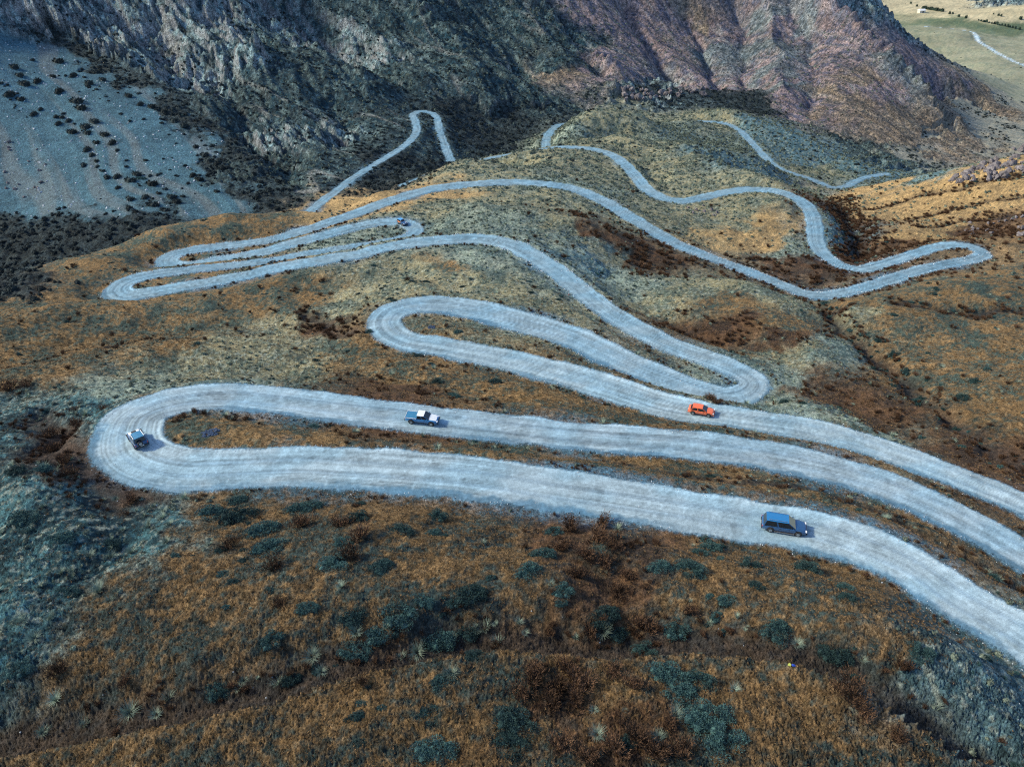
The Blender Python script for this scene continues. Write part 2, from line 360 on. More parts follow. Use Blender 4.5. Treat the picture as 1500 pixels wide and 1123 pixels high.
fwx = fgx + 9 * noise(fgx / 45, fgy / 45, 301); fwy = fgy + 9 * noise(fgx / 45, fgy / 45, 302)
for poly, hwf, hf in FOLDS:
    P = np.array([hit0(*p)[:2] for p in poly])
    s = np.concatenate([[0], np.cumsum(np.linalg.norm(np.diff(P, axis=0), axis=1))])
    q = np.arange(0, s[-1], hwf * .6)
    X_, Y_ = np.interp(q, s, P[:, 0]), np.interp(q, s, P[:, 1])
    m2 = np.full(fgx.shape, 1e9)
    for x, y in zip(X_, Y_): m2 = np.minimum(m2, (fwx - x) ** 2 + (fwy - y) ** 2)
    dd = np.sqrt(m2) / hwf
    fold[mreg] += 1.9 * hf * np.exp(-dd * 1.25) * (1 + .3 * noise(fgx / 20, fgy / 20, 303))
Z += fold * np.maximum(mtn, .25 * (1 - hill)) * RFREE
Z += scr * ((ridged(sb / 30, ta / 300, 24, 3) - .6) * .8 + noise(GX / 1.6, GY / 1.6, 25) * .12)
Z += hill * (fbm(GX / 34, GY / 34, 31, 3) * .95 + fbm(GX / 7, GY / 5, 34, 3, .55) * .36 + fbm(GX / 1.5, GY / 1.3, 37, 3, .6) * .12)
Z += sstep(.3, .9, wt('dark')) * fbm(GX / 6, GY / 6, 44, 4, .6) * .9
sl = sstep(.3, .8, wt('slate'))
Z += sl * ((ridged(sb / 12, ta / 60, 47, 3) - .6) * .6) * (GY > 150)
print('relief', round(time.time() - T0, 1))

# trails, ditches and gullies: (photo polyline, half width m, depth m, far bank bias)
LINES = [
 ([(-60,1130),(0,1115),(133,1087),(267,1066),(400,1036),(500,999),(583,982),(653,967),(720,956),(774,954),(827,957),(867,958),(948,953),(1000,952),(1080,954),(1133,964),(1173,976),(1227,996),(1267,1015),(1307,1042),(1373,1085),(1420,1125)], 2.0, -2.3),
 ([(1190,440),(1225,475),(1260,500),(1300,530),(1330,560),(1380,590),(1420,620),(1460,650),(1520,685)], 3.0, 2.6),
 ([(1225,290),(1240,320),(1265,350),(1250,378)], 5.0, 3.2),
 ([(60,600),(75,650),(95,690),(130,705),(200,722)], 2.2, 1.7),
 ([(900,668),(1000,690),(1100,702),(1200,722),(1300,760),(1400,815),(1500,880)], 1.1, .6),
 ([(1260,305),(1340,290),(1400,280),(1460,268),(1520,258)], 1.6, .9),
 ([(1330,322),(1400,308),(1460,295),(1520,286)], 1.4, .8),
 ([(1350,330),(1420,322),(1520,312)], 1.2, .6),
 ([(1310,455),(1360,460),(1420,463),(1520,462)], 1.6, .8),
 ([(450,450),(480,470),(520,490)], 1.6, .8),
 ([(0,530),(80,512),(180,498),(260,490)], 1.0, .5),
]
# ------------------------------------------------------------------ roads into the ground
def slice_for(x, y, R):
    v0, v1 = math.log(max(y - R, 1) + Y0), math.log(y + R + Y0)
    j0, j1 = np.searchsorted(VG, v0), np.searchsorted(VG, v1)
    ys = (max(y - R, 1) + Y0, y + R + Y0)
    us = [(x - R) / ys[0], (x - R) / ys[1], (x + R) / ys[0], (x + R) / ys[1]]
    i0, i1 = np.searchsorted(UG, min(us)), np.searchsorted(UG, max(us))
    return slice(j0, j1), slice(i0, i1)

HFOLDS = [
 ([(1172,270),(1190,278),(1206,286)], 7, 3.2),
 ([(890,400),(930,440),(1000,480),(1060,495)], 7, -2.4), ([(1150,520),(1200,560),(1280,600),(1360,650)], 8, -2.4), ([(1080,420),(1130,450),(1180,510),(1230,570)], 9, 2.2),
 ([(880,200),(930,228),(965,262)], 9, -3), ([(1000,228),(1060,252),(1120,272)], 11, 4), ([(1030,200),(1090,240),(1140,268)], 8, -3), ([(1450,330),(1350,345),(1280,360)], 9, -3), ([(1500,440),(1350,430),(1250,470)], 12, 2.5),
 ([(0,520),(150,490),(330,470),(450,480)], 7, -1.9), ([(0,478),(150,452),(300,445)], 7, 1.6), ([(60,560),(250,540),(450,550)], 6, -1.3), ([(480,520),(600,560),(720,600)], 5, -1.2), ([(60,700),(30,820),(10,940)], 6, 1.6), ([(180,780),(120,860),(90,960)], 5, -1.3),
 ([(120,920),(300,870),(520,850)], 7, 1.2), ([(700,760),(850,800),(900,880),(885,940)], 4, -1.3), ([(1150,860),(1300,930),(1450,1010)], 5, -1.2), ([(1200,880),(1330,900),(1400,960)], 5, 1.0), ([(560,430),(700,410),(780,440)], 8, 2.0),
 ([(700,310),(820,320),(900,360)], 9, 2.2), ([(860,345),(930,375),(1010,400)], 7, -2.4), ([(830,180),(880,176),(940,180)], 14, 4), ([(1060,170),(1150,200),(1250,245)], 14, 3), ([(1340,320),(1420,302),(1500,292)], 5, 1.2), ([(1300,292),(1400,272),(1500,262)], 5, 1.2),
]
wgx = GX + 2.2 * noise(GX / 9, GY / 9, 311); wgy = GY + 2.2 * noise(GX / 9, GY / 9, 312)
for poly, hwf, hf in HFOLDS:
    P = np.array([hit0(*p)[:2] for p in poly])
    s = np.concatenate([[0], np.cumsum(np.linalg.norm(np.diff(P, axis=0), axis=1))])
    q = np.arange(0, s[-1], hwf * .5)
    m2 = np.full(GX.shape, 1e9)
    for x, y in zip(np.interp(q, s, P[:, 0]), np.interp(q, s, P[:, 1])):
        sl_ = slice_for(x, y, hwf * 4)
        m2[sl_] = np.minimum(m2[sl_], (wgx[sl_] - x) ** 2 + (wgy[sl_] - y) ** 2)
    Z += hf * np.exp(-m2 / hwf ** 2 * .8)
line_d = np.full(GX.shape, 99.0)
for poly, hw, dep in LINES:
    P = np.array([hit0(*p)[:2] for p in poly])
    s = np.concatenate([[0], np.cumsum(np.linalg.norm(np.diff(P, axis=0), axis=1))])
    q = np.arange(0, s[-1], hw * .5)
    px_, py_ = np.interp(q, s, P[:, 0]), np.interp(q, s, P[:, 1])
    dmin = np.full(GX.shape, 99.0); sgn = np.zeros(GX.shape)
    for x, y in zip(px_, py_):
        sl_ = slice_for(x, y, hw * 4.6)
        d = np.hypot((wgx if dep > 0 else GX)[sl_] - x, (wgy if dep > 0 else GY)[sl_] - y)
        sgn[sl_] = np.where(d < dmin[sl_], GY[sl_] - y, sgn[sl_]); dmin[sl_] = np.minimum(dmin[sl_], d)
    dd = dmin / hw + .35 * noise(GX / (hw * 2), GY / (hw * 2), 61)
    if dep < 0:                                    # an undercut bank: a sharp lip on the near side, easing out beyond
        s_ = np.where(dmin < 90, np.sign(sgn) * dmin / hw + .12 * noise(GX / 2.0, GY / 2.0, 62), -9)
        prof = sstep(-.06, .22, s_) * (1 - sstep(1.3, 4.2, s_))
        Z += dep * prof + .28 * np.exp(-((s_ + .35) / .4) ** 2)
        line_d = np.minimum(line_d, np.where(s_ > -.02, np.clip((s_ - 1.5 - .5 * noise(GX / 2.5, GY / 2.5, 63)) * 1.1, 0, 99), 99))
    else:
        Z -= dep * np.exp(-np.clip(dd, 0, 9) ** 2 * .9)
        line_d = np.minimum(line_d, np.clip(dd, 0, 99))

DE = np.full(GX.shape, 99.0)      # distance from road edge
DL = np.full(GX.shape, 99.0)      # distance to centre sample
LAT = np.zeros(GX.shape); ALONG = np.zeros(GX.shape); NEARS = np.zeros(GX.shape)
SW = np.zeros(GX.shape); SWZ = np.zeros(GX.shape); RHW = np.ones(GX.shape) * 3
ALLS = []
off = 0
for ri, R in enumerate(ROADS):
    D, q = dense_road(R, 1.0 if ri < 1 else (1.4 if ri < 2 else 2.0))
    tg = np.gradient(D[:, :2], axis=0); tg /= np.linalg.norm(tg, axis=1, keepdims=True) + 1e-9
    ALLS.append((D, tg))
    for k in range(len(D)):
        x, y, z, hw = D[k]
        RR = hw + 11
        S = slice_for(x, y, RR)
        if S[0].start >= S[0].stop or S[1].start >= S[1].stop: continue
        ex = GX[S] - x; ey = GY[S] - y
        d = np.hypot(ex, ey)
        m = d < DL[S] - (hw - RHW[S]) * 0
        de = d - hw
        w = 1.0 / (np.maximum(de, 0) ** 2 + .25) ** 2 * (d < RR)
        SW[S] += w; SWZ[S] += w * z
        upd = d < DL[S]
        lat = -ex * tg[k, 1] + ey * tg[k, 0]; al = ex * tg[k, 0] + ey * tg[k, 1]
        DL[S] = np.where(upd, d, DL[S]); LAT[S] = np.where(upd, lat, LAT[S])
        ALONG[S] = np.where(upd, al + q[k] + off, ALONG[S]); RHW[S] = np.where(upd, hw, RHW[S])
        DE[S] = np.minimum(DE[S], de); NEARS[S] = np.where(upd, -ey, NEARS[S])
    off += 5000
RZ = np.where(SW > 0, SWZ / np.maximum(SW, 1e-12), Z)
edge_n = fbm(GX / 6.5, GY / 6.5, 71, 2, .5) * .45 + fbm(GX / .55, GY / .55, 77, 2) * .13
DEN = DE + edge_n
bank = 7.0 + 2.5 * noise(GX / 25, GY / 25, 79)
inf = 1 - sstep(0.25, np.maximum(bank, 3.5), DE + edge_n * .6)
Z = Z * (1 - inf) + RZ * inf
road_in = DEN < 0
# wheel ruts and loose windrows of gravel at the sides
rut = (noise(ALONG / 60, LAT / .55, 81) * .03 + noise(ALONG / 3, LAT / .9, 82) * .015)
Z += np.where(road_in, rut, 0)
Z += np.exp(-((DEN + .2) / .4) ** 2) * (.03 + .05 * noise(GX / .35, GY / .35, 83)) * (DE < 20)
Z -= np.exp(-((DEN - .9) / .6) ** 2) * .12
print('roads', round(time.time() - T0, 1))

def ground(x, y):
    """height of the finished ground"""
    u = np.clip(np.interp(np.asarray(x) / (np.asarray(y) + Y0), UG, np.arange(NU)), 0, NU - 1.001)
    v = np.clip(np.interp(np.log(np.asarray(y) + Y0), VG, np.arange(NV)), 0, NV - 1.001)
    i = u.astype(int); j = v.astype(int); fu = u - i; fv = v - j
    return (Z[j, i] * (1 - fu) + Z[j, i + 1] * fu) * (1 - fv) + (Z[j + 1, i] * (1 - fu) + Z[j + 1, i + 1] * fu) * fv

def sample(F, x, y):
    i = np.clip(np.round(np.interp(np.asarray(x) / (np.asarray(y) + Y0), UG, np.arange(NU))).astype(int), 0, NU - 1)
    j = np.clip(np.round(np.interp(np.log(np.asarray(y) + Y0), VG, np.arange(NV))).astype(int), 0, NV - 1)
    return F[j, i]

def hit(px, py):
    """where the line of sight through a photo pixel meets the finished ground"""
    a, b = rayk(py)
    d = np.exp(np.linspace(math.log(40), math.log(2600), 6000))
    x = (px - 750) / FPX * d; y = b * d; z = CAM_Z - a * d
    g = ground(x, y) > z
    i = int(np.argmax(g)) if g.any() else len(d) - 1
    return Vector((x[i], y[i], float(ground(x[i], y[i])))), d[i]

# ------------------------------------------------------------------ ground colours (albedo, plus shade painted into the ditches)
#            main colour          patch colour        share
PAL = {
 'mgrey': ((.185,.215,.225), (.095,.130,.155), .45),
 'mtan':  ((.270,.210,.150), (.150,.125,.105), .45),
 'pale':  ((.250,.245,.200), (.140,.165,.155), .45),
 'fg':    ((.168,.106,.050), (.036,.054,.052), .52),
 'blue':  ((.052,.130,.150), (.014,.038,.048), .50),
 'brown': ((.205,.128,.058), (.048,.072,.062), .50),
 'rust':  ((.110,.062,.034), (.050,.034,.025), .45),
 'olive': ((.235,.215,.130), (.085,.110,.088), .45),
 'sage':  ((.205,.250,.205), (.075,.115,.110), .50),
 'slate': ((.092,.165,.188), (.042,.088,.105), .42),
 'scree': ((.062,.138,.182), (.040,.095,.130), .45),
 'scrub': ((.105,.155,.155), (.013,.042,.060), .58),
 'cliff': ((.175,.255,.275), (.022,.050,.064), .50),
 'purple':((.265,.200,.195), (.095,.100,.145), .46),
 'valley':((.270,.270,.180), (.190,.215,.155), .45),
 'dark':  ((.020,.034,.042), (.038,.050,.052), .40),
 'tan':   ((.400,.270,.125), (.220,.155,.080), .42),
 'green': ((.120,.150,.085), (.085,.125,.080), .45),
 'gold':  ((.480,.410,.260), (.340,.310,.205), .45),
}
A_ = np.array([PAL[k][0] for k in KINDS], np.float32); B_ = np.array([PAL[k][1] for k in KINDS], np.float32)
S_ = np.array([PAL[k][2] for k in KINDS], np.float32)
WR = W.reshape(-1, len(KINDS))
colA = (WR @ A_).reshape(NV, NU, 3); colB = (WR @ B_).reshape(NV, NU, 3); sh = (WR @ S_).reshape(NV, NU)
sc_m = np.clip((GY + Y0) / 110, .6, 8)               # patches seen at all distances have real sizes, coarser far away
n1 = fbm(GX / 9, GY / 9, 91, 4, .6) * .5
n2 = fbm(GX / 1.1, GY / 1.1, 95, 3, .65) * .5
n3 = fbm(sb / 5, ta / 13, 97, 3, .6) * .5
pn = np.where(mtn > .4, .5 * n2 + .9 * n3 + .3 * n1, .62 * n1 + .55 * n2)
mixf = sstep(-.22, .22, pn + (sh - .5) * .8)
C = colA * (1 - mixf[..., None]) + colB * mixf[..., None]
# big slow tint changes
tint = 1 + .16 * fbm(GX / 40, GY / 40, 101, 3)
C *= tint[..., None]
fan = wt('pale', 'valley') * (GY > 400) * sstep(-.2, .6, noise((GX * .55 + GY * .83) / 9, (GX * .83 - GY * .55) / 160, 401))
C = C * (1 - .35 * fan[..., None]) + np.array((.40, .36, .27)) * .35 * fan[..., None]
# warm streaks down the scree
wst = .75 * scr * sstep(.35, .75, ridged(sb / 26, ta / 420, 103, 2) - .5)
C = C * (1 - .40 * wst[..., None]) + np.array((.20, .185, .165)) * .40 * wst[..., None]
# strata of the cliffs, dark scrub blots
strat = ridged(sb / 6.5, ta / 30, 131, 3, .6)
C *= (1 + rockw * mtn * np.clip(strat - .6, -.9, .9) * .55)[..., None]
blot = mtn * (1 - .75 * rockw) * sstep(.12, .42, fbm(GX / 3.0, GY / 4.0, 133, 2, .7) + .25 * noise(sb / 20, ta / 60, 135) + .22 * wt('scrub') - .18 * wt('purple'))
C = C * (1 - .72 * blot[..., None]) + np.array((.022, .036, .042)) * .72 * blot[..., None]
speck = hill * sstep(.25, .6, fbm(GX / 1.0, GY / 1.6, 137, 2, .7) + .3 * noise(GX / 11, GY / 11, 139))
C = C * (1 - .45 * speck[..., None]) + C * np.array((.32, .42, .46)) * .45 * speck[..., None]
speck2 = (wt('olive', 'sage', 'slate', 'blue')) * sstep(.3, .6, fbm(GX / .9, GY / 1.2, 141, 2, .7) + .3 * noise(GX / 8, GY / 8, 143))
C = C * (1 - .5 * speck2[..., None]) + np.array((.33, .36, .30)) * .5 * speck2[..., None]
# pale bare veins on the mountain
vein = mtn * sstep(.80, 1.0, ridged(sb / 22, ta / 110, 105, 1)) * sstep(-.1, .5, noise(GX / 60, GY / 60, 107))
C = C * (1 - .5 * vein[..., None]) + np.array((.36, .35, .32)) * .5 * vein[..., None]
# outcrop faces show by steepness
gz_v = np.gradient(Z, axis=0) / np.maximum(np.gradient(GY, axis=0), 1e-6)
gz_u = np.gradient(Z, axis=1) / np.maximum(np.gradient(GX, axis=1), 1e-6)
steep = np.hypot(gz_u, gz_v)
rk = mtn * sstep(1.0, 1.9, steep) * (.35 + .65 * rockw)
C = C * (1 - .75 * rk[..., None]) + np.array((.27, .28, .30)) * .75 * rk[..., None]
# dark earth, with shade painted in, along ditches and gullies
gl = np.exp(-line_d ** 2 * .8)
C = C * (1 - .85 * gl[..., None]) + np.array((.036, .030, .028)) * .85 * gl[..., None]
# gravel: shoulders fade into the ground with loose stones
grav = np.array((.155, .270, .350))
near_s = sstep(0, 1.5, NEARS)
cut = sstep(.2, .9, noise(GX / 18, GY / 18, 111) + .15) * (DE < 30)
sh1 = 1 - sstep(-.1, .5, DEN + .3 * noise(GX / .5, GY / .5, 113))
sh2 = (1 - sstep(.3, 4.0, DEN + 1.2 * noise(GX / 2, GY / 2, 114))) * cut * .75
shd = np.maximum(sh1, sh2)[..., None]
gdark = grav * np.array((.50, .60, .68)) * (1 + .45 * n2[..., None])
grav_n = sstep(190, 70, GY)[..., None]
grav = grav * (1 - grav_n) + np.array((.215, .322, .392)) * grav_n
C = C * (1 - shd) + gdark * shd
# carriageway with wheel lines
st = noise(ALONG / 60, LAT / .50, 121) * .75 + noise(ALONG / 22, LAT / .26, 122) * .6
latn = np.abs(LAT) / np.maximum(RHW, 1)
base = grav * (1 + .46 * st * sstep(-.6, .5, noise(GX / 20, GY / 12, 125) + .4) + .22 * sstep(.2, .7, fbm(GX / 2.2, GY / 2.2, 129, 3, .6)) - .18 * sstep(.3, .7, fbm(GX / 3.1, GY / 3.1, 130, 3, .6)) + .14 * noise(GX / 6, GY / 6, 123) + .12 * noise(GX / .4, GY / .4, 124))[..., None]
wheel = np.exp(-((np.abs(LAT - .4 * noise(ALONG / 40, ALONG * 0, 126)) - 1.15) / .38) ** 2)
base = base * (1 - .16 * wheel[..., None] * np.array((1.2, 1., .75)))
loose = sstep(.62, .95, latn + .15 * noise(GX / 1.5, GY / 1.5, 127))
base = base * (1 + .20 * (loose * (1 - near_s))[..., None])
dk = (sstep(.62, .84, latn + .14 * noise(GX / 3, GY / 3, 145) + .08 * noise(GX / .7, GY / .7, 146)) * near_s * sstep(-.45, .35, noise(GX / 22, GY / 22, 147) + .45 * sstep(15, 45, GX) * (GY < 75)))[..., None]
base = base * (1 - dk) + gdark * dk * 1.05
base = base * (1 + .30 * sstep(700, 900, GY)[..., None] * np.array((5., 2.9, 2.1)))
warmr = sstep(-.5, .5, fbm(GX / 11, GY / 6, 128, 3))[..., None]
base = base * (1 - warmr) + base * np.array((1.15, 1.01, .95)) * warmr
far_r = sstep(250, 420, GY)[..., None]
rin = (1 - sstep(-.25, .12, DEN))[..., None]
C = C * (1 - rin) + base * rin
C = np.clip(C, .01, .8)
print('colour', round(time.time() - T0, 1))

# ------------------------------------------------------------------ materials
def nt(name):
    m = bpy.data.materials.new(name); m.use_nodes = True
    t = m.node_tree; return m, t, t.nodes['Principled BSDF']

def ground_material(name, scales, bump, var, rough=.95):
    m, t, p = nt(name)
    N, L = t.nodes, t.links
    at = N.new('ShaderNodeAttribute'); at.attribute_name = 'cover'
    tc = N.new('ShaderNodeNewGeometry')
    acc = None
    for i, (sc, amt) in enumerate(scales):
        nz = N.new('ShaderNodeTexNoise'); nz.inputs['Scale'].default_value = sc
        nz.inputs['Detail'].default_value = 5; nz.inputs['Roughness'].default_value = .65
        L.new(tc.outputs['Position'], nz.inputs['Vector'])
        mr = N.new('ShaderNodeMapRange')
        mr.inputs[1].default_value = .36; mr.inputs[2].default_value = .64
        mr.inputs[3].default_value = 1 - amt; mr.inputs[4].default_value = 1 + amt
        L.new(nz.outputs[0], mr.inputs[0])
        if acc is None: acc = mr.outputs[0]
        else:
            mu_ = N.new('ShaderNodeMath'); mu_.operation = 'MULTIPLY'
            L.new(acc, mu_.inputs[0]); L.new(mr.outputs[0], mu_.inputs[1]); acc = mu_.outputs[0]
    vm = N.new('ShaderNodeVectorMath'); vm.operation = 'SCALE'
    L.new(at.outputs['Color'], vm.inputs[0]); L.new(acc, vm.inputs['Scale'])
    L.new(vm.outputs[0], p.inputs['Base Color'])
    p.inputs['Roughness'].default_value = rough
    p.inputs['Specular IOR Level'].default_value = .15
    bn = N.new('ShaderNodeTexNoise'); bn.inputs['Scale'].default_value = bump[0]
    bn.inputs['Detail'].default_value = 6; bn.inputs['Roughness'].default_value = .7
    L.new(tc.outputs['Position'], bn.inputs['Vector'])
    bp = N.new('ShaderNodeBump'); bp.inputs['Strength'].default_value = bump[1]; bp.inputs['Distance'].default_value = bump[2]
    L.new(bn.outputs[0], bp.inputs['Height']); L.new(bp.outputs[0], p.inputs['Normal'])
    return m

M_HILL = ground_material('dry_hillside_turf', [(.45, .22), (1.5, .42), (5.5, .50)], (3.5, 1.0, .35), .3)
M_ROAD = ground_material('pale_gravel', [(.5, .10), (2.2, .12), (9.0, .20)], (7.0, .4, .05), .3)
M_MTN = ground_material('rocky_mountainside', [(.10, .25), (.35, .48), (1.1, .6)], (.45, 1.0, 3.0), .3)
M_SCREE = ground_material('loose_scree', [(.2, .14), (.8, .25), (2.0, .45)], (1.0, 1.0, .9), .3)
M_VAL = ground_material('valley_grass', [(.02, .12), (.3, .2)], (.3, .5, .5), .3)

def simple_mat(name, col, rough=.6, metal=0.0, noise_amt=.12, noise_scale=6.0, coat=0.0, random_amt=0.0, col2=None, trans=0.0, objcoord=True):
    m, t, p = nt(name)
    N, L = t.nodes, t.links
    tc = N.new('ShaderNodeTexCoord')
    nz = N.new('ShaderNodeTexNoise'); nz.inputs['Scale'].default_value = noise_scale; nz.inputs['Detail'].default_value = 4
    L.new(tc.outputs['Object'], nz.inputs['Vector'])
    mx = N.new('ShaderNodeMix'); mx.data_type = 'RGBA'
    c2 = col2 or tuple(c * (1 - noise_amt * 2.2) for c in col)
    mx.inputs[6].default_value = (*col, 1); mx.inputs[7].default_value = (*c2, 1)
    cr = N.new('ShaderNodeMapRange'); cr.inputs[1].default_value = .35; cr.inputs[2].default_value = .65
    L.new(nz.outputs[0], cr.inputs[0]); L.new(cr.outputs[0], mx.inputs[0])
    out = mx.outputs[2]
    if random_amt:
        oi = N.new('ShaderNodeObjectInfo'); mr = N.new('ShaderNodeMapRange')
        mr.inputs[3].default_value = 1 - random_amt; mr.inputs[4].default_value = 1 + random_amt
        L.new(oi.outputs['Random'], mr.inputs[0])
        vm = N.new('ShaderNodeVectorMath'); vm.operation = 'SCALE'
        L.new(out, vm.inputs[0]); L.new(mr.outputs[0], vm.inputs['Scale']); out = vm.outputs[0]
    L.new(out, p.inputs['Base Color'])
    p.inputs['Roughness'].default_value = rough; p.inputs['Metallic'].default_value = metal
    p.inputs['Coat Weight'].default_value = coat
    if rough > .7: p.inputs['Specular IOR Level'].default_value = .2
    return m

# ------------------------------------------------------------------ ground meshes, split by what the ground is
def smooth_w(F, k=3):
    for _ in range(k):
        G = F.copy()
        G[1:-1, 1:-1] = (F[1:-1, 1:-1] * 2 + F[:-2, 1:-1] + F[2:, 1:-1] + F[1:-1, :-2] + F[1:-1, 2:]) / 6
        F = G
    return F
class_w = np.stack([wt('scrub', 'cliff', 'purple', 'mgrey', 'mtan'), wt('scree'), wt('valley', 'green', 'gold'),
                    wt('fg', 'blue', 'brown', 'rust', 'olive', 'sage', 'slate', 'tan', 'pale'), wt('dark')], 0)
cls = np.argmax(class_w, 0)
cls = np.where((cls == 0) & (GY < 250), 3, cls)
cls = np.where(road_in, 5, cls)
fc = cls[:-1, :-1]
V3 = np.stack([GX, GY, Z], -1).reshape(-1, 3).astype(np.float32)
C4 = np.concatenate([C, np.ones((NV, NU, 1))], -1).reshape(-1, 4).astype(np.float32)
idx = np.arange(NV * NU).reshape(NV, NU)
quads = np.stack([idx[:-1, :-1], idx[:-1, 1:], idx[1:, 1:], idx[1:, :-1]], -1)

def mesh_from(name, verts, faces, smooth=True):
    me = bpy.data.meshes.new(name)
    nf, k = faces.shape
    me.vertices.add(len(verts)); me.vertices.foreach_set('co', np.ascontiguousarray(verts, dtype=np.float32).ravel())
    me.loops.add(nf * k); me.loops.foreach_set('vertex_index', np.ascontiguousarray(faces, dtype=np.int32).ravel())
    me.polygons.add(nf)
    me.polygons.foreach_set('loop_start', np.arange(0, nf * k, k, dtype=np.int32))
    me.polygons.foreach_set('loop_total', np.full(nf, k, np.int32))
    if smooth: me.polygons.foreach_set('use_smooth', np.ones(nf, bool))
    me.update(calc_edges=True)
    return me

def link(name, me, mat=None, parent=None):
    o = bpy.data.objects.new(name, me); COL.objects.link(o)
    if mat is not None and not me.materials: me.materials.append(mat)
    if parent: o.parent = parent
    return o

for ci, (nm, mat) in enumerate([('mountain', M_MTN), ('scree_slope', M_SCREE), ('valley_floor', M_VAL), ('hillside', M_HILL), ('ravine_floor', M_MTN), ('gravel_road', M_ROAD)]):
    f = quads[fc == ci]
    used, inv = np.unique(f.ravel(), return_inverse=True)
    me = mesh_from(nm, V3[used], inv.reshape(-1, 4))
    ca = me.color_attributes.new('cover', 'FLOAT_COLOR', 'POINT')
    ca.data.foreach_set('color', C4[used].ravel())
    o = link(nm, me, mat); o['kind'] = 'structure'
print('ground meshes', round(time.time() - T0, 1))

# ------------------------------------------------------------------ plant meshes (built round the origin, about 1 m across)
rng = np.random.RandomState(11)
prng = random.Random(5)

def tri_mesh(name, V, F):
    return mesh_from(name, np.array(V, np.float32), np.array(F, np.int32), smooth=False)

def blades_mesh(name, n, h, spread, width, seed, bend=.5, core=.12, seg=3):
    r = np.random.RandomState(seed); V = []; F = []
    for _ in range(n):
        a = r.uniform(0, 2 * PI); rr = core * math.sqrt(r.uniform(0, 1))
        bx, by = rr * math.cos(a), rr * math.sin(a)
        da = a + r.normal(0, .5); lean = spread * r.uniform(.15, 1.0); hh = h * r.uniform(.55, 1.0)
        dx, dy = math.cos(da), math.sin(da); wx, wy = -dy * width * .5, dx * width * .5
        b0 = len(V)
        for k in range(seg + 1):
            t = k / seg
            out = lean * (t * (1 - bend) + bend * t * t); z = hh * (t - .28 * bend * t * t * (lean / max(spread, .01)))
            w = (1 - t * .92)
            V.append((bx + dx * out + wx * w, by + dy * out + wy * w, z - .03)); V.append((bx + dx * out - wx * w, by + dy * out - wy * w, z - .03))
        for k in range(seg):
            i = b0 + 2 * k
            F.append((i, i + 1, i + 3)); F.append((i, i + 3, i + 2))
    return tri_mesh(name, V, F)

def cushion_mesh(name, n, seed, leaf=.05, height=.34, lobes=5, up=.4, solid=True):
    """a low cushion of a shrub: several lobes closely set with small leaves, gaps between"""
    r = np.random.RandomState(seed); V = []; F = []
    L = [(0, 0, .34, height)] + [(r.uniform(-.3, .3), r.uniform(-.3, .3), r.uniform(.16, .27), height * r.uniform(.6, 1.1)) for _ in range(lobes)]
    if solid:
        for (cx, cy, rad, hh) in L:
            b0 = len(V); m = 9
            for ring, (rf, zf) in enumerate(((.95, -.15), (.82, .45), (.45, .78))):
                for k in range(m):
                    a = 2 * PI * k / m + ring * .3; q = rad * rf * r.uniform(.82, 1.08)
                    V.append((cx + q * math.cos(a), cy + q * math.sin(a), hh * zf * r.uniform(.85, 1.1)))
            V.append((cx, cy, hh * .86))
            for ring in range(2):
                for k in range(m):
                    a0 = b0 + ring * m + k; a1 = b0 + ring * m + (k + 1) % m
                    F.append((a0, a1, a1 + m)); F.append((a0, a1 + m, a0 + m))
            for k in range(m): F.append((b0 + 2 * m + k, b0 + 2 * m + (k + 1) % m, b0 + 3 * m))
    for _ in range(n):
        cx, cy, rad, hh = L[r.randint(len(L))]
        a = r.uniform(0, 2 * PI); e = math.asin(r.uniform(0, 1) ** .8)
        q = r.uniform(.86, 1.16)
        nx, ny, nz = math.cos(e) * math.cos(a), math.cos(e) * math.sin(a), math.sin(e)
        p = np.array((cx + rad * q * nx, cy + rad * q * ny, hh * q * nz * .95))
        d = np.array((nx, ny, nz + up)) + r.normal(0, .45, 3); d /= np.linalg.norm(d)
        s = np.cross(d, r.normal(0, 1, 3)); s /= np.linalg.norm(s) + 1e-6
        l = leaf * r.uniform(.7, 1.6); w = l * .30
        i = len(V)
        V += [tuple(p - s * w), tuple(p + s * w), tuple(p + d * l * 1.6)]
        F.append((i, i + 1, i + 2))
    return tri_mesh(name, V, F)

